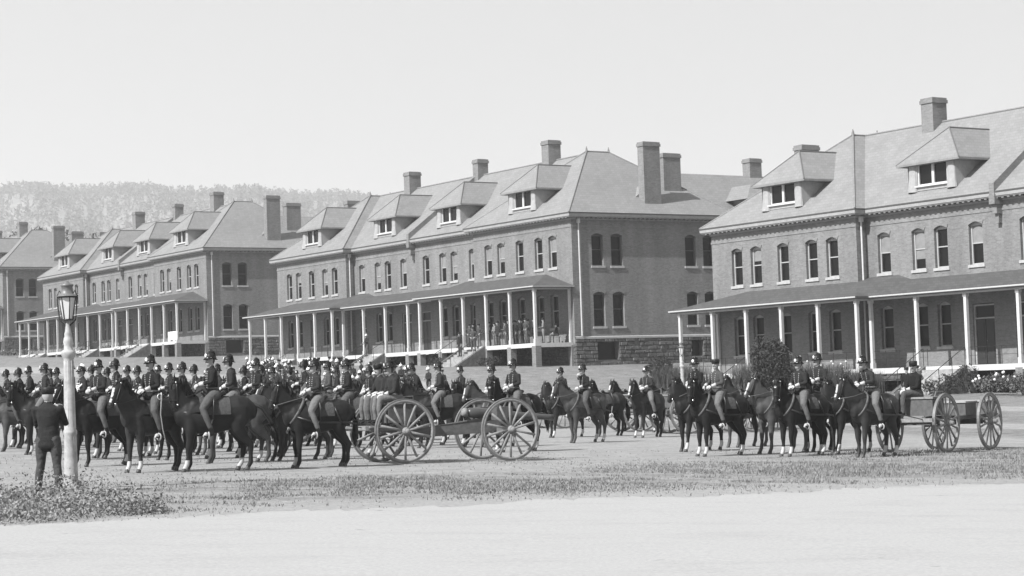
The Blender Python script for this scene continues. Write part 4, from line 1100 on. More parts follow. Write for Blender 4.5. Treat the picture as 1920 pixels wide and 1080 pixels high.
# px, py of the hooves, heading, horse kind, horse label, rider kind, rider label
TEAM = [
 (596, 877, 202, 0, 'dark horse in harness pulling the gun limber, nearest to its wheels', 0, 'plumed driver with white gloves riding the horse nearest the gun limber'),
 (560, 863, 202, 9, 'brown harness horse beside and behind the nearest limber horse, without rider', None, ''),
 (402, 884, 207, 1, 'large dark horse with arched neck and swishing tail, nearest to the photographer', 1, 'plumed rider upright on the large arched-neck horse in the left group'),
 (440, 868, 205, 5, 'brown horse half hidden just behind the large arched-neck horse', 2, 'rider with raised head just behind the man on the large arched-neck horse'),
 (288, 885, 232, 2, 'white-footed horse with blaze turned towards the photographer, right of the lamp post', 0, 'plumed officer with sabre at his side, right of the lamp post'),
 (190, 874, 212, 6, 'dark horse whose head is behind the white lamp post', 1, 'rider in buttoned tunic directly right of the white lamp post'),
 (158, 862, 210, 8, 'horse under the white-plumed musician, mostly behind the lamp post', 3, 'musician with white plume and white cords across his tunic'),
 (88, 852, 203, 8, 'horse left of the standing photographer with white front feet', 0, 'rider with white gloves left of the lamp post above the cap of the standing man'),
 (42, 846, 203, 5, 'second horse from the left edge of the photo', 2, 'second rider from the left edge of the photo'),
 (-2, 842, 203, 0, 'horse cut off by the left edge of the photo', None, ''),
 (110, 836, 203, 9, 'rear rank horse behind the standing man in dark coat', 1, 'rear rank rider seen above the standing man left of the lamp post'),
 (225, 858, 207, 7, 'rear rank horse between the lamp post and the sabre officer', 2, 'rear rank rider with shining helmet plate between lamp post and sabre officer'),
 (262, 845, 208, 4, 'deep rear rank horse with white star behind the sabre officer', 0, 'deep rear rank rider just left of the sabre officer'),
 (322, 850, 205, 2, 'rear rank horse with blaze just right of the sabre officer', 1, 'rear rank rider just right of the sabre officer'),
 (372, 842, 205, 6, 'rear rank horse left of the large arched-neck horse', 2, 'small rear rank rider left of the man on the large arched-neck horse'),
 (486, 858, 205, 0, 'dark horse standing between the swishing tail and the limber team', 1, 'rider between the left group and the limber team'),
 (515, 838, 204, 4, 'rear horse seen over the heads of the limber team', 0, 'distant rider seen over the heads of the limber team'),
 (655, 857, 202, 3, 'brown horse with blaze directly behind the limber driver', 0, 'rider with white gloves directly behind the limber driver'),
 (700, 838, 204, 0, 'horse behind the three men seated on the limber', 2, 'rider behind the three men seated on the limber'),
 (792, 836, 206, 6, 'dark horse behind the near limber wheel', 6, 'leaning rider behind the near limber wheel'),
 (828, 840, 200, 6, 'horse standing in the gap between the limber and gun wheels', 0, 'upright rider in profile in the gap between limber and gun wheels'),
 (868, 822, 203, 1, 'small far horse above the gun trail', 1, 'small far rider with round white glove above the gun trail'),
 (968, 847, 216, 4, 'horse with white socks right behind the gun wheels', 0, 'rider right behind the gun wheels, taller of two'),
 (930, 838, 216, 3, 'brown horse with pricked ears facing the viewer left of the gun wheel pair', 2, 'rider overlapping the taller rider behind the gun wheels'),
 (1098, 830, 214, 3, 'brown lead horse with pale collar right of the gun', 5, 'rider raising one hand to his face right of the gun'),
 (1058, 820, 214, 7, 'off-side horse beside the lead horse right of the gun', 2, 'lower rider with shining helmet beside the one raising his hand'),
 (1140, 818, 214, 8, 'riderless horse between the two riders in the middle distance', None, ''),
 (1216, 820, 222, 2, 'horse with a broad white blaze in the middle distance', 0, 'upright rider with white gloves left of the round dark shrub'),
 (1252, 810, 222, 0, 'riderless dark horse right behind the blazed one', None, ''),
 (1350, 855, 217, 4, 'lead horse of the right-hand team with star and white hind socks', 4, 'rider with dark cap leading the right-hand team'),
 (1310, 846, 217, 7, 'off-side lead horse beside the starred one of the right-hand team', 1, 'rider with shining helmet beside the capped leader'),
 (1505, 855, 222, 4, 'middle horse of the right-hand team with pale collar and long tail', 0, 'rider with white chest cord in the middle of the right-hand team'),
 (1466, 850, 222, 9, 'riderless off-side horse in the middle of the right-hand team', None, ''),
 (1640, 857, 222, 3, 'last horse of the right-hand team nearest the caisson', 6, 'driver leaning forward on the last horse before the caisson'),
 (1592, 849, 222, 7, 'horse lifting its head beside the last horse of the right-hand team', None, ''),
 (135, 840, 204, 9, 'rear rank horse seen under the arm of the standing man', 7, 'rear rank rider between the standing man and the lamp post'),
 (60, 838, 203, 7, 'rear horse between the second and third horses from the left edge', 8, 'rear rider between the second and third riders from the left edge'),
 (205, 838, 206, 8, 'deep rear horse right of the lamp post, only its legs and neck seen', 9, 'deep rear rider right of the lamp post, head and shoulders only'),
 (345, 862, 206, 6, 'horse pressed close behind the arched-neck horse on its left', 7, 'rider in worn coat left of the man on the large arched-neck horse'),
 (415, 852, 205, 9, 'deep horse directly behind the large arched-neck horse', 8, 'deep rider with turned head behind the man on the large arched-neck horse'),
 (462, 846, 204, 8, 'deep horse above the swishing tail', 9, 'deep rider above the swishing tail'),
 (575, 842, 203, 7, 'rear horse whose head shows behind the limber driver', 9, 'rear rider half hidden by the limber driver'),
 (618, 836, 203, 6, 'deep horse between limber driver and the brown blazed horse', 7, 'deep rider in worn coat right of the limber driver'),
 (745, 832, 204, 9, 'brown horse whose back shows above the seated gunners', 8, 'rider with turned head just right of the seated gunners'),
 (903, 830, 212, 8, 'horse whose head shows left of the pair with pricked ears', None, ''),
 (1180, 808, 218, 6, 'far dark horse behind the blazed horse in the middle distance', None, ''),
 (1400, 838, 218, 9, 'brown horse standing between the lead and middle pairs at the right', None, ''),
 (1540, 846, 224, 8, 'dark horse behind the middle rider of the right-hand team', 9, 'rider in dark trousers behind the middle of the right-hand team'),
 (18, 833, 204, 0, 'far rank horse at the extreme left behind the second rider', 2, 'far rank rider at the extreme left behind the second rider'),
 (98, 829, 204, 8, 'far rank horse above the head of the standing man', 0, 'far rank rider above the head of the standing man'),
 (176, 831, 204, 6, 'far rank horse just right of the lamp post top', 9, 'far rank rider just right of the lamp post, behind the musician'),
 (243, 830, 204, 9, 'far rank horse left of the sabre officer', 1, 'far rank rider left of the sabre officer, smallest of that cluster'),
 (303, 832, 204, 3, 'far rank horse hidden behind the sabre officer', 8, 'far rank rider peering over the shoulder of the sabre officer'),
 (392, 829, 204, 7, 'far rank horse hidden behind the arched-neck horse and its rider', 7, 'far rank rider directly behind the man on the arched-neck horse'),
 (440, 832, 204, 0, 'far rank horse behind the swishing tail', 0, 'far rank rider over the rump of the arched-neck horse'),
 (497, 830, 204, 5, 'far rank horse left of the limber team', 2, 'far rank rider left of the limber team, before the ranks on foot'),
 (548, 828, 204, 9, 'far rank horse over the riderless limber horse', 9, 'far rank rider over the riderless limber horse'),
 (634, 827, 204, 8, 'far rank horse in front of the ranks on foot', 1, 'far rank rider in front of the ranks on foot, right of the limber driver'),
 (720, 826, 204, 6, 'far rank horse above the seated gunners', 7, 'far rank rider straight above the seated gunners'),
 (770, 826, 204, 3, 'far rank horse left of the leaning rider', 8, 'far rank rider left of the leaning rider'),
]
for i, (px, py, hd, k, hl, rk, rl) in enumerate(TEAM):
    p = ground_at(px, py); rj = random.Random(i*7+1); sc = rj.uniform(.91, .985); hd += rj.uniform(-4, 4) if i in (0, 1, 33, 34) else rj.uniform(-11, 13)
    place(HV[k], p, R(hd), hl, 'horse', 'artillery horses drawn up on parade', sc)
    if rk is not None: place(RV[rk], p+Vector((0, 0, .0)), R(hd+rj.uniform(-5, 5)), rl, 'soldier', 'mounted soldiers of the battery', sc)
    if i == 4:
        s = MB(); s.loft([(.0, 0, 0), (.03, 0, -.3), (-.02, 0, -.62), (-.09, 0, -.88)], [(.012, .022), (.012, .02), (.01, .018), (.006, .01)], n=8, up=(1, 0, 0))
        sb = s.build('sabre', BRASS, None, True); c, q = math.cos(R(hd)), math.sin(R(hd))
        lx, ly = .12, .46
        sb.location = p+Vector((lx*c-ly*q, lx*q+ly*c, 1.5)); sb.rotation_euler = (0, 0, R(hd)); tag(sb, 'bright curved sabre hanging beside the officer right of the lamp post', 'sabre')
        s = MB(); s.loft([(0, 0, 0), (.0, 0, .13)], [.015, .014], n=8); s.torus((.045, 0, .06), .055, .008, 'y', 14, 6); s.build('hilt', BRASSW, sb, True)
# ------------------------------------------------------------------ guns, limbers
def wheel_mesh():
    rim = MB(); rim.torus((0, 0, 0), .675, .038, 'y', 56, 8)
    ty = MB(); n = 56
    vs = []
    for r in (.705, .728):
        for w in (-.034, .034):
            for j in range(n): a = 2*PI*j/n; vs.append((r*math.cos(a), w, r*math.sin(a)))
    fs = []
    for j in range(n):
        k = (j+1) % n; fs += [(j, k, n+k, n+j), (2*n+j, 2*n+k, 3*n+k, 3*n+j), (j, k, 2*n+k, 2*n+j), (n+j, n+k, 3*n+k, 3*n+j)]
    ty.add(vs, fs)
    hub = MB(); hub.loft([(0, -.2, 0), (0, -.12, 0), (0, -.03, 0), (0, .05, 0), (0, .14, 0)], [.05, .06, .1, .1, .065], n=14, cap=0)
    hub.torus((0, -.13, 0), .062, .012, 'y', 16, 6); hub.torus((0, .1, 0), .078, .012, 'y', 16, 6)
    sp = MB(); sp.loft([(0, -.03, .07), (0, -.01, .35), (0, 0, .65)], [(.026, .034), (.02, .027), (.023, .03)], n=8, cap=0)
    return rim.mesh('wheel', WOODL, True), ty.mesh('tyre', TYRE), hub.mesh('hub', WOODL, True), sp.mesh('spoke', WOODL, True)
WM = wheel_mesh()
def add_wheel(root, x, y):
    s = -1 if y < 0 else 1
    w = link('wheel', WM[0], root, (x, y, .727)); w.rotation_euler = (0, random.uniform(0, 1), 0 if s < 0 else PI)
    link('tyre', WM[1], w); link('hub', WM[2], w)
    for k in range(14): o = link('spoke', WM[3], w); o.rotation_euler = (0, 2*PI*k/14, 0)
def limber():
    r = empty('limber')
    for y in (-.76, .76): add_wheel(r, 0, y)
    q = MB(); q.cyl((0, -.74, .727), (0, .74, .727), .035); q.box(-.07, .07, -.55, .55, .68, .82); q.build('axle', WOOD, r)
    q = MB(); q.box(-.35, .3, -.56, .56, .92, 1.33); c = q.build('ammunition_chest', WOOD, r)
    q = MB(); q.box(-.38, .33, -.59, .59, 1.332, 1.38); q.build('lid', WOODL, c)
    q = MB()
    for y in (-.57, .57): q.loft([(-.3, y, 1.3), (-.3, y, 1.5), (.1, y, 1.5), (.25, y, 1.3)], [.014]*4, n=6, cap=0)
    for y in (-.35, .35): q.box(-.362, -.351, y-.03, y+.03, .95, 1.3)
    q.build('iron_fitting', TYRE, c)
    q = MB(); q.box(.45, .75, -.55, .55, .82, .86)
    for y in (-.4, .4): q.box(-.4, .8, y-.04, y+.04, .75, .819)
    q.box(.9, .98, -.85, .85, .78, .87); q.box(.76, .9, -.45, .45, .76, .819); q.build('footboard', WOODL, r)
    q = MB(); q.loft([(.5, 0, .8), (1.6, 0, .83), (2.5, 0, .88)], [(.05, .055), (.04, .045), (.03, .032)], n=8, cap=0); q.build('pole', WOODL, r)
    q = MB()
    for y in (-.6, .6): q.loft([(.95, y, .84), (1.9, y*.95, .98)], [.012, .012], n=6, cap=0)
    q.build('trace_chain', IRON, r)
    return r
def gun():
    r = empty('field_gun')
    for y in (-.76, .76): add_wheel(r, 0, y)
    q = MB(); q.cyl((0, -.74, .727), (0, .74, .727), .04); q.box(-.08, .08, -.55, .55, .66, .8); q.build('axle', TYRE, r)
    q = MB()
    for s in (-1, 1):
        vs = [(x, s*y, z) for x, y, z in ((-.35, .2, .78), (-.35, .2, 1.02), (.25, .2, 1.0), (2.35, .07, .78), (2.35, .07, .6), (.3, .2, .66))]
        vs += [(x, y-s*.05, z) for x, y, z in vs]
        q.add(vs, [tuple(range(6)), tuple(range(6, 12))]+[(i, (i+1) % 6, (i+1) % 6+6, i+6) for i in range(6)])
    for x in (.4, 1.0, 1.7, 2.2): q.box(x-.03, x+.03, -.13, .13, .7, .78)
    t = q.build('trail', WOOD, r)
    q = MB(); q.torus((2.45, 0, .66), .07, .02, 'z', 16, 6); q.cyl((1.9, 0, .88), (2.15, 0, 1.25), .018); q.build('lunette', IRON, t)
    q = MB(); q.loft([(.75, 0, 1.14), (.68, 0, 1.135), (.45, 0, 1.115), (.0, 0, 1.075), (-.6, 0, 1.02), (-1.35, 0, .955), (-1.5, 0, .94)], [.05, .115, .125, .115, .085, .066, .072], n=18, cap=0)
    q.cyl((0, -.2, 1.07), (0, .2, 1.07), .04); b = q.build('barrel', GUN, r, True)
    q = MB(); q.loft([(.74, 0, 1.14), (.82, 0, 1.145), (.86, 0, 1.15)], [.1, .1, .07], n=16, cap=0); q.build('breech', WOODL, b, True)
    q = MB()
    for s in (-1, 1): q.box(-.15, .25, s*.45-.16, s*.45+.16, .95, 1.25)
    q.build('axle_box', WOOD, r)
    return r
LINW = mat('weathered canvas lid', .3, .8, (9, .2))
def caisson():
    r = empty('caisson')
    for y in (-.76, .76): add_wheel(r, 0, y)
    q = MB(); q.cyl((0, -.74, .727), (0, .74, .727), .035); q.box(-.07, .07, -.55, .55, .66, .8); q.build('axle', WOOD, r)
    q = MB(); q.box(-.85, 2.1, -.05, .05, .66, .8)
    for y in (-.45, .45): q.box(-1.15, 1.3, y-.05, y+.05, .81, .9)
    q.build('stock', WOOD, r)
    for x0 in (.35, -.95):
        q = MB(); q.box(x0, x0+.65, -.56, .56, .905, 1.22); c = q.build('ammunition_chest', WOOD, r)
        q = MB(); q.box(x0-.03, x0+.68, -.59, .59, 1.222, 1.26); q.build('lid', LINW, c)
    return r
LIMB = limber(); GUN_ = gun(); CAIS = caisson(); index_children()
def fw(hd): return Vector((math.cos(R(hd)), math.sin(R(hd)), 0))
def on_ground(p): return Vector((p.x, p.y, hz(p.x, p.y)))
pl_ = ground_at(737, 868); H1 = 206
l1 = place(LIMB, pl_, R(H1), 'gun limber with three men seated on its chest, behind the front team', 'limber', 'limbers of the battery')
pg_ = on_ground(pl_-fw(H1)*2.62)
g1 = place(GUN_, pg_, R(H1), 'field gun with large spoked wheels hooked behind the front limber', 'field gun', 'guns of the battery')
pr_ = ground_at(1806, 843); H2 = 233
place(CAIS, pr_, R(H2), 'two-wheeled ammunition caisson with pale chest lids at the right edge', 'caisson', None)
l2 = on_ground(pr_+fw(H2)*2.6)
place(LIMB, l2, R(H2), 'limber in front of the caisson at the right edge, with one man seated', 'limber', 'limbers of the battery')
for k, (px, py, hd, lb) in enumerate([(1272, 813, 205, 'limber between the two teams right of centre, only its wheels seen'), (1040, 803, 212, 'far limber behind the gun muzzle'),
                         (535, 836, 200, 'limber behind the legs of the front limber team'), (1432, 806, 215, 'limber half hidden between the lead and middle pairs of the right-hand team'), (1184, 809, 205, 'far limber behind the middle distance riders')]):
    place(LIMB, ground_at(px, py), R(hd), lb, 'limber', 'limbers of the battery')
place(GUN_, on_ground(ground_at(1272, 813)-fw(205)*2.6), R(205), 'second field gun, behind the limber right of centre', 'field gun', 'guns of the battery')
# men on the limbers
for k, (yy, lb) in enumerate(((-.4, 'seated gunner nearest the camera on the front limber'), (0, 'seated gunner in the middle of three on the front limber'), (.4, 'seated gunner on the far side of the front limber'))):
    n = Vector((-math.sin(R(H1)), math.cos(R(H1)), 0)); kk = (0, 2, 1)[k]
    place(SEAT[kk], pl_+n*(-yy if False else yy)+fw(H1)*.02+Vector((0, 0, 1.4)), R(H1), lb, 'soldier', 'gunners seated on the limbers')
place(SEAT[2], l2+Vector((0, 0, 1.4))+fw(H2)*.0, R(203), 'seated gunner alone on the limber before the caisson', 'soldier', 'gunners seated on the limbers')
# ------------------------------------------------------------------ photographer's neighbour and lamp posts
pm = ground_at(93, 925); CAMMAN.location = pm; CAMMAN.rotation_euler = (0, 0, R(80)); CAMMAN.scale = (1.08, 1.1, 1.0)
tag(CAMMAN, 'man in dark coat and cap with his back to us beside the lamp post', 'man')
def lamp(loc, H=3.57, label='', full=True):
    r = empty('lamp_post', loc)
    q = MB(); q.lathe([(.15, -.2), (.15, .06), (.13, .1), (.12, .16), (.118, .5), (.108, .95), (.122, .98), (.122, 1.03), (.104, 1.06), (.094, 1.9), (.086, 2.3), (.1, 2.33), (.122, 2.37), (.128, 2.41), (.122, 2.45), (.08, 2.48), (.075, 2.55), (.088, 2.61), (.078, 2.68), (.06, 2.72), (.068, 2.75), (.052, 2.8), (.036, 2.92), (.028, 3.0)], 20)
    for k in range(8):
        a = 2*PI*k/8; q.cyl((.113*math.cos(a), .113*math.sin(a), .17), (.102*math.cos(a), .102*math.sin(a), .93), .008, .007, n=6); q.cyl((.098*math.cos(a), .098*math.sin(a), 1.1), (.085*math.cos(a), .085*math.sin(a), 2.28), .007, .006, n=6)
    q.build('column', POSTM, r, True)
    l = empty('lantern', (0, 0, 0)); l.parent = r
    n = 6
    q = MB(); q.lathe([(.05, 3.0), (.085, 3.02), (.145, 3.4)], 6); q.build('lantern_glass', LGL, l)
    q = MB()
    for k in range(n):
        a = 2*PI*(k)/n; q.cyl((.088*math.cos(a), .088*math.sin(a), 3.0), (.15*math.cos(a), .15*math.sin(a), 3.42), .01, n=5)
    q.torus((0, 0, 3.01), .085, .014, 'z', 12, 6); q.torus((0, 0, 3.42), .155, .014, 'z', 24, 6)
    for s in (-1, 1): q.loft([(s*.03, 0, 2.9), (s*.14, 0, 3.0), (s*.165, 0, 3.2), (s*.175, 0, 3.45), (s*.14, 0, 3.53), (s*.1, 0, 3.47)], [.013]*6, n=6)
    q.build('lantern_frame', IRON, l, True)
    q = MB(); q.lathe([(.195, 3.425), (.17, 3.44), (.115, 3.47), (.1, 3.6), (.115, 3.61), (.115, 3.64), (.05, 3.66), (.03, 3.7)], 20); q.build('lantern_cap', TYRE, l, True)
    q = MB(); q.loft([(0, 0, 3.03), (0, 0, 3.12), (0, 0, 3.18)], [.03, .035, .012], n=10); q.build('burner', IRON, l, True)
    tag(r, label, 'street lamp', 'white lamp posts'); r.scale = (H/3.7,)*3; return r
lamp(ground_at(134, 917), 3.62, 'white cast-iron gas lamp post standing in weeds at the left')
p2 = at_dist(1277, 641, 92); lz = hz(p2.x, p2.y)
lamp((p2.x, p2.y, lz), p2.z-lz, 'distant white lamp post before the left end of the right-hand barracks')
# ------------------------------------------------------------------ soldiers on foot
rr = random.Random(11)
nfoot = 0
for row in range(4):
    u = -70.0
    while u < 14:
        v = -19.5-row*1.7+rr.uniform(-.7, .7); x, y = xy_of(u, v)
        k = rr.choice([0, 1, 1, 4, 0])
        sx = 960+F*x/y
        if not 455 < sx < 835 or rr.random() < .12: u += .9; continue
        place(STAND[k], (x, y, hz(x, y)), RZB-PI/2+rr.uniform(-.3, .3), 'soldier on foot standing in the dense dark ranks before the middle barracks', 'soldier', 'foot soldiers massed before the middle barracks', rr.uniform(.96, 1.04))
        u += .62+rr.uniform(-.15, .35); nfoot += 1
def on_porch(b, u, v, z=DZ):
    k, x, y, zz = BP[b]; c, s = math.cos(RZB), math.sin(RZB)
    return Vector((x+u*c-v*s, y+u*s+v*c, zz+CAMZ+z))
ORD = 'first second third fourth fifth sixth seventh eighth ninth tenth eleventh twelfth thirteenth fourteenth fifteenth sixteenth seventeenth eighteenth nineteenth twentieth'.split()
pu = [-2.1, -2.33, -2.57, -2.8, -3.05, -3.28, -3.55, -3.8, -4.05, -4.35, -5.1, -5.4, -5.75, -6.1, -6.45, -6.85, -7.5, -9.0, -9.6, -10.4]
for i, u in enumerate(pu):
    place(STAND[(2, 4, 3, 2, 4)[(i*3+i//4) % 5]], on_porch(0, u, -2.72+.42*((i*5) % 3)), RZB-PI/2+rr.uniform(-.7, .7), f'{ORD[i]} man from the right in the crowd on the middle barracks porch', 'man', 'onlookers on the middle barracks porch', rr.uniform(.95, 1.03))
place(STAND[3], on_porch(0, -1.25, -1.8), RZB-PI/2-.6, 'man in pale clothes standing alone in the end bay of the middle porch', 'man', 'onlookers on the middle barracks porch')
place(SEAT[2], on_porch(0, -.85, -.95, DZ+.5), RZB-PI/2-.5, 'man sitting at the wall end of the middle porch, right of the pale man', 'man', 'onlookers on the middle barracks porch')
q = MB(); q.box(-.25, .25, -.5, .5, .42, .47)
bn = q.build('bench', DECKM, None); 
q = MB()
for a in (-.2, .2):
    for b in (-.45, .45): pass
for a in (-.2, .2):
    for b in (-.45, .45): qq = MB(); qq.box(a-.03, a+.03, b-.03, b+.03, 0, .419); qq.build('leg', DECKM, bn)
bn.location = on_porch(0, -.85, -.95); bn.rotation_euler = (0, 0, RZB-PI/2-.5); tag(bn, 'plain bench at the wall end of the middle porch', 'bench')
place(STAND[4], on_porch(0, -8.3, -4.4, DZ-.17*4), RZB-PI/2, 'man halfway down the right stairs of the middle barracks', 'man', 'onlookers on the middle barracks porch')
place(STAND[2], on_porch(0, -7.6, -3.7, DZ-.17*2), RZB-PI/2+.6, 'man near the top of the middle barracks right stairs', 'man', 'onlookers on the middle barracks porch')
place(STAND[0], on_porch(0, -25.6, -2.6, DZ-.17*1), RZB-PI/2, 'man in white helmet atop the centre stairs of the middle barracks', 'man', 'onlookers on the middle barracks porch')
pn = at_dist(1722, 745, 90); place(STAND[2], on_ground(pn), R(200), 'man in faded coat standing left of the right-hand barracks stairs', 'man', None, 1.0)
pn = at_dist(1702, 745, 88); place(STAND[4], on_ground(pn), R(230), 'man in black standing before the man in a faded coat at the right', 'man', None, 1.0)
# sheet over the rail
q = MB(); n = 12; vs = []
for i in range(n+1):
    for j in range(9):
        x = -1.5+2.2*i/n; t = j/8; vs.append((x, .05*math.sin(i*1.3)+(.02 if j < 4 else -.12-.04*math.sin(i*2)), .95-abs(j-4)*(.22+.02*math.sin(i))))
q.add(vs, [(i*9+j, (i+1)*9+j, (i+1)*9+j+1, i*9+j+1) for i in range(n) for j in range(8)])
sh = q.build('sheet', LIN, None, True); sh.location = on_porch(2, -.9, -3.05); sh.rotation_euler = (0, 0, RZB); tag(sh, 'white sheet hung over the porch rail of the left barracks', 'sheet')
# ------------------------------------------------------------------ vegetation
def leaf_cloud(mb, c, r, n, size, rng, up=.0, shell=.45, low=-.2):
    c = np.array(c); k = 0
    nb = 9; bumps = rng.normal(size=(nb, 3)); bumps /= np.linalg.norm(bumps, axis=1)[:, None]; amp = rng.uniform(-.25, .3, nb)
    while k < n:
        d = rng.normal(size=3); d /= np.linalg.norm(d)
        if d[2] < low: continue
        f = 1+sum(a*max(0, float(d@b))**4 for a, b in zip(amp, bumps)); t = rng.uniform(shell, 1)**.6*f
        p = c+d*np.array(r)*t; s = size*rng.uniform(.5, 1.3); a = rng.normal(size=3); a[2] += up; a /= np.linalg.norm(a); b = np.cross(a, rng.normal(size=3)); b /= np.linalg.norm(b)
        o = len(mb.v); mb.v += [tuple(p-a*s), tuple(p+b*s*.45), tuple(p+a*s), tuple(p-b*s*.45)]; mb.f.append((o, o+1, o+2, o+3)); mb.m.append(0); k += 1
def shrub(name, p, w, h, label, m=LEAFD, n=1400, size=.09, cat='shrub', group=None, trunk=False, flowers=0, seed=0):
    rng = np.random.default_rng(seed); r = empty(name, p); q = MB()
    for k in range(4):
        a = rng.uniform(0, 6.28); rr_ = w*.22
        leaf_cloud(q, (rr_*math.cos(a), rr_*math.sin(a), h*rng.uniform(.42, .6)), (w*.38, w*.38, h*.45), n//4, size, rng, low=-.9)
    q.build('foliage', m, r)
    q = MB()
    for k in range(5):
        a = rng.uniform(0, 6.28); q.loft([(0, 0, -.2), (w*.1*math.cos(a), w*.1*math.sin(a), h*.3), (w*.3*math.cos(a), w*.3*math.sin(a), h*.75)], [.05*h*.5, .03*h*.5, .01], n=6)
    q.build('stem', BARK, r)
    if flowers:
        q = MB()
        for k in range(flowers):
            a = rng.uniform(0, 6.28); d = rng.uniform(.2, .5)*w; z = h*rng.uniform(.6, 1.05); q.ball((d*math.cos(a), d*math.sin(a), z), .07, 6, 5)
        q.build('flower', FLOWER, r)
    tag(r, label, cat, group); return r
shrub('shrub', ground_at(1240, 713), 1.5, 1.45, 'round dark shrub on the lawn at the end wall of the middle barracks', n=3200, size=.07, seed=1)
shrub('tall_shrub', on_ground(at_dist(1452, 735, 106)), 2.4, 3.1, 'tall bushy shrub before the porch of the right-hand barracks', n=5200, size=.1, cat='shrub', seed=2)
sp_ = on_porch(1, -26.9, -4.4, 0)
for k in range(5):
    p = on_porch(1, -22.9, -2.7-.65*k, 0); z = hz(p.x, p.y)
    if k in (0,): shrub('stair_shrub', on_ground(p), 1.0, 1.6, 'dark climbing shrub topmost beside the right-hand barracks stairs', n=500, size=.07, seed=20+k, group='shrubs beside the stairs')
    if k in (2,): shrub('stair_shrub', on_ground(p), 1.0, 1.2, 'dark shrub at the middle of the right-hand barracks stairs', n=500, size=.07, seed=20+k, group='shrubs beside the stairs')
    if k in (4,): shrub('stair_shrub', on_ground(p), 1.0, .8, 'low dark shrub at the foot of the right-hand barracks stairs', n=400, size=.07, seed=20+k, group='shrubs beside the stairs')
for k, (u, w, h, lb) in enumerate([(-19.6, 2.0, 1.05, 'leafy bush with white blooms just right of the right-hand stairs'), (-17.3, 2.4, 1.2, 'large leafy bush cut off by the right edge of the photo')]):
    p = on_porch(1, u, -4.6, 0); shrub('flowering_bush', on_ground(p), w, h, lb, LEAFM, 1300, .09, 'bush', 'bushes right of the right-hand stairs', flowers=14, seed=30+k)
def blades(name, p, w, h, n, label, seed, group, flowers=0):
    rng = np.random.default_rng(seed); q = MB()
    for k in range(n):
        x, y = rng.uniform(-w/2, w/2), rng.uniform(-.8, .8); a = rng.uniform(0, 6.28); l = h*rng.uniform(.55, 1.1); b = rng.uniform(.05, .35)*l; ww = .022+.02*rng.random()
        ca, sa = math.cos(a), math.sin(a); o = len(q.v)
        for t in (0, .5, 1): wd = ww*(1-t*.9); q.v += [(x+ca*b*t*t-sa*wd, y+sa*b*t*t+ca*wd, l*t), (x+ca*b*t*t+sa*wd, y+sa*b*t*t-ca*wd, l*t)]
        q.f += [(o, o+1, o+3, o+2), (o+2, o+3, o+5, o+4)]; q.m += [0, 0]
    o = q.build(name, BLADE, None); o.location = p; o.rotation_euler = (0, 0, RZB); tag(o, label, 'plants', group)
    if flowers:
        q = MB()
        for k in range(flowers): q.ball((rng.uniform(-w/2, w/2), rng.uniform(-.5, .5), h*rng.uniform(.85, 1.25)), .055, 6, 5)
        q.build('bloom', FLOWER, o)
for k, (u, w, h, fl, lb) in enumerate([(-44.0, 3.6, 1.35, 0, 'bed of sword-leaved plants at the left end of the right-hand porch'), (-37.0, 2.6, 1.4, 3, 'bed of sword-leaved plants right of the tall shrub'), (-34.0, 3.0, 1.45, 6, 'sword-leaved plants with pale blooms behind the middle rider of the right team'),
                                  (-31.0, 2.8, 1.35, 8, 'sword-leaved plants at the jog of the right-hand porch'), (-28.6, 2.2, 1.0, 0, 'sword-leaved plants left of the right-hand stairs')]):
    p = on_porch(1, u, -4.9, 0); blades('flax_bed', on_ground(p), w*1.15, h*1.12, 1300, lb, 40+k, 'planted beds before the right-hand porch', fl)
for k, (px, py, w, h, lb) in enumerate([(20, 676, 3.6, 2.2, 'dark shrub at the left edge below the farthest barracks'), (178, 672, 2.0, 1.8, 'small shrub before the left barracks porch, right of the lamp post'), (218, 671, 2.6, 1.9, 'second shrub right of the lamp post before the left barracks'), (262, 670, 2.4, 1.9, 'third shrub right of the lamp post before the left barracks'), (300, 669, 2.2, 1.7, 'fourth shrub right of the lamp post nearest the end of the left porch')]):
    u = [-60, -94, -84, -76, -70.5][k]; dd = (235, 222, 214, 206, 201)[k]; pp = on_ground(at_dist(px, py, dd)); h = at_dist(px, (655, 648, 646, 644, 645)[k], dd).z-pp.z; w = w*1.5; print('shrub', k, round(h, 2))
    shrub('garden_shrub', pp, w, h, lb, LEAFM, 600, .16, 'shrub', 'shrubs before the left barracks', flowers=3, seed=60+k)
for k, (u, lb) in enumerate([(-5.0, 'low plant under the deck right of the stairs of the middle barracks'), (-11.8, 'low plant left of the right stairs of the middle barracks')]):
    shrub('garden_shrub', on_ground(on_porch(0, u, -4.0, 0)), 1.6, .7, lb, LEAFD, 500, .08, 'shrub', 'low plants at the middle barracks', seed=80+k)
# pole by the middle stairs
pp = on_ground(at_dist(886, 690, 146)); top = at_dist(886, 622, 146).z
q = MB(); q.loft([(0, 0, -.3), (0, 0, (top-pp.z)*.5), (0, 0, top-pp.z)], [.07, .06, .05], n=8, cap=0); o = q.build('pole', BARK, None, True); o.location = pp; tag(o, 'thin dark wooden pole before the stairs of the middle barracks', 'pole')
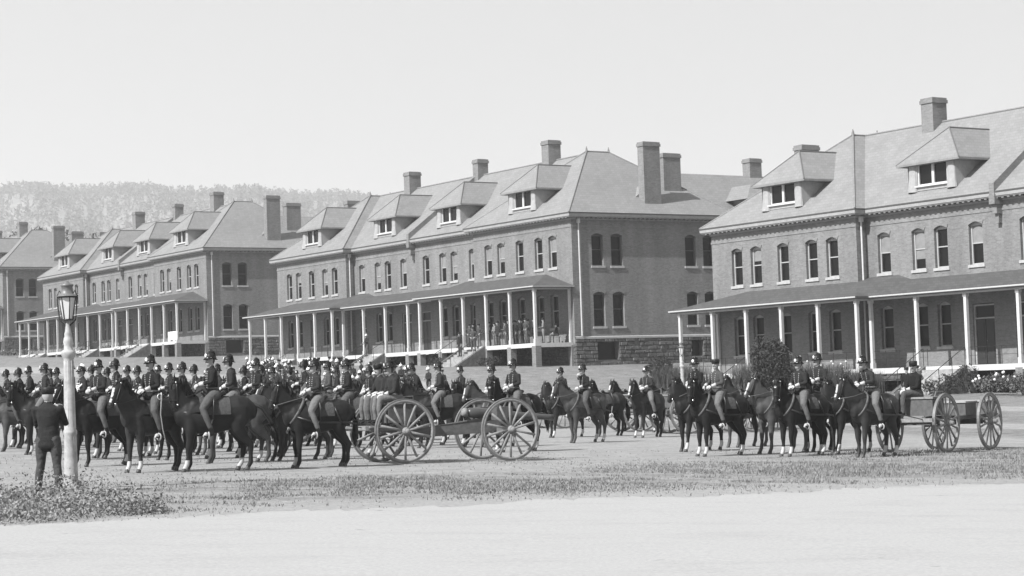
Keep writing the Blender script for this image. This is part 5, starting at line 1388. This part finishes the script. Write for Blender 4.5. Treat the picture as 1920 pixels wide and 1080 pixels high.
# trees behind the far roofs
def tree(p, h, w, label, seed):
    rng = np.random.default_rng(seed); r = empty('tree', p); q = MB()
    q.loft([(0, 0, -1), (.1, 0, h*.3), (0, .1, h*.6), (.1, 0, h*.9)], [.35, .28, .18, .05], n=8)
    for k in range(6):
        a = rng.uniform(0, 6.28); z = h*rng.uniform(.35, .7); q.loft([(0, 0, z), (w*.2*math.cos(a), w*.2*math.sin(a), z+h*.1), (w*.4*math.cos(a), w*.4*math.sin(a), z+h*.2)], [.13, .09, .03], n=6)
    q.build('trunk', BARK, r); q = MB()
    for k in range(9):
        a = rng.uniform(0, 6.28); d = rng.uniform(0, .32)*w; z = h*rng.uniform(.4, .88)
        leaf_cloud(q, (d*math.cos(a), d*math.sin(a), z), (w*.24, w*.24, h*.14), 150, .45, rng, low=-1, shell=.2)
    q.build('crown', LEAFM, r); tag(r, label, 'tree', 'trees behind the left barracks')
for k, (px, pyt, dist, w, lb) in enumerate([(120, 428, 330, 9, 'tree crown above the left end of the left barracks roof'), (12, 425, 335, 11, 'tree behind the farthest barracks at the left edge'), (150, 438, 340, 8, 'lower tree crown beside the left barracks roof hip'), (62, 428, 345, 9, 'tree behind the chimney of the farthest barracks')]):
    t = at_dist(px, pyt, dist); b = on_ground(t); tree(b, t.z-b.z, w, lb, 90+k)
# weeds round the lamp post and grass in the turf
rng = np.random.default_rng(5); q = MB()
for k in range(17000):
    px = rng.uniform(-160, 300); e = float(np.interp(px, [-160, 0, 130, 210, 300], [1008, 990, 985, 975, 970])); t = float(np.interp(px, [-160, 0, 60, 130, 190, 240, 300], [935, 938, 930, 922, 932, 955, 963]))
    py = e-6-(e-t)*rng.random()**1.0
    if math.sin(px*.11)*math.sin(py*.19+px*.03) < -.45: continue
    g_ = ground_at(px, py) if k % 3 == 0 or k < 3 else gl
    gl = g_
    hh = (.42 if 70 < px < 215 else .24)*rng.uniform(.3, 1.1)*(1 if px < 220 else .5)
    c = np.array([g_.x+rng.uniform(-.1, .1), g_.y+rng.uniform(-.1, .1), g_.z+hh*rng.random()])
    s = rng.uniform(.012, .038); a = rng.normal(size=3); a[2] = abs(a[2]); a /= np.linalg.norm(a); b = np.cross(a, rng.normal(size=3)); b /= np.linalg.norm(b)
    q.add([c-a*s, c+b*s*.5, c+a*s, c-b*s*.5], [(0, 1, 2, 3)])
tag(q.build('weeds', LEAFL, None), 'tangle of pale leafy weeds round the foot of the lamp post', 'weeds', kind='stuff')
q = MB(); nb = 0
while nb < 60000:
    y = rng.uniform(25, 52); x = rng.uniform(-.27, .28)*y
    e = float(np.interp(x, ex, ey)); d = y-e
    if d < -.25: continue
    dens = .45+.4*math.sin(x*1.1+math.sin(y*1.3)*2)*math.sin(y*.9+x*.4)+.3*math.sin(x*3.1+y*2.3)*math.sin(x*.7-y*1.9)+.25*math.sin(x*.37+y*.6)
    f = .04+.96*sstep(.5, 4, d)*(1-sstep(8, 12+max(0, x)*.6, d))
    if rng.random() > f*max(.03, dens*1.3-.25): continue
    z = hz(x, y); h_ = rng.uniform(.01, .05)*(1.3 if x > 5 else 1)*(2.2 if rng.random() < .03 else 1); a = rng.uniform(0, 6.28); w_ = .011
    q.add([(x-w_*math.cos(a), y-w_*math.sin(a), z), (x+w_*math.cos(a), y+w_*math.sin(a), z), (x+rng.uniform(-.03, .03), y+rng.uniform(-.03, .03), z+h_)], [(0, 1, 2)]); nb += 1
gm = q.mesh('grass', leaf_mat('dry grass', .1, .29, 4)); tag(link('grass', gm), 'short dry grass and weeds in the turf before the teams', 'grass', kind='stuff')
# ------------------------------------------------------------------ haze, sky, sun
q = MB(); q.box(-3900, 3900, -80, 5100, -14, 480)
hzm = bpy.data.materials.new('haze'); hzm.use_nodes = True; nt = hzm.node_tree
for n in list(nt.nodes):
    if n.type == 'BSDF_PRINCIPLED': nt.nodes.remove(n)
pv = nt.nodes.new('ShaderNodeVolumePrincipled'); pv.inputs['Color'].default_value = (.96, .96, .96, 1); pv.inputs['Density'].default_value = .0003; pv.inputs['Anisotropy'].default_value = .2
nt.links.new(pv.outputs[0], nt.nodes['Material Output'].inputs['Volume'])
tag(q.build('haze', hzm, None), 'thin pale sea haze', 'haze', kind='stuff')
SUN_AZ = Vector((-.73, -.68)).normalized(); EL = R(43)
w = bpy.data.worlds.new('World'); bpy.context.scene.world = w; w.use_nodes = True; nt = w.node_tree; bg = nt.nodes['Background']
sky = nt.nodes.new('ShaderNodeTexSky'); sky.sky_type = 'NISHITA'; sky.sun_disc = False; sky.sun_elevation = EL; sky.sun_rotation = math.atan2(SUN_AZ.x, SUN_AZ.y); sky.air_density = 1; sky.dust_density = 3; sky.ozone_density = 1
bw = nt.nodes.new('ShaderNodeRGBToBW'); nt.links.new(sky.outputs[0], bw.inputs[0])
mr = nt.nodes.new('ShaderNodeMix'); mr.data_type = 'FLOAT'; mr.inputs[0].default_value = .8; mr.inputs[3].default_value = 3.95
nt.links.new(bw.outputs[0], mr.inputs[2]); nt.links.new(mr.outputs[0], bg.inputs['Color']); bg.inputs['Strength'].default_value = .1
sd = bpy.data.lights.new('sun', 'SUN'); sd.energy = 5.0; sd.angle = R(.6); so = bpy.data.objects.new('sun', sd); C.objects.link(so)
so.rotation_euler = Vector((SUN_AZ.x*math.cos(EL), SUN_AZ.y*math.cos(EL), math.sin(EL))).to_track_quat('Z', 'Y').to_euler()
s = bpy.context.scene
s.view_settings.view_transform = 'Standard'; s.view_settings.look = 'None'; s.view_settings.exposure = .7; s.view_settings.gamma = 1
s.cycles.volume_bounces = 1; s.cycles.max_bounces = 6
# prototypes that were never placed
for o in HV+RV+SEAT+STAND:
    if o.name not in USED:
        for c in list(ALLK.get(o.name, [])):
            for d in ALLK.get(c.name, []): bpy.data.objects.remove(d)
            bpy.data.objects.remove(c)
        bpy.data.objects.remove(o)
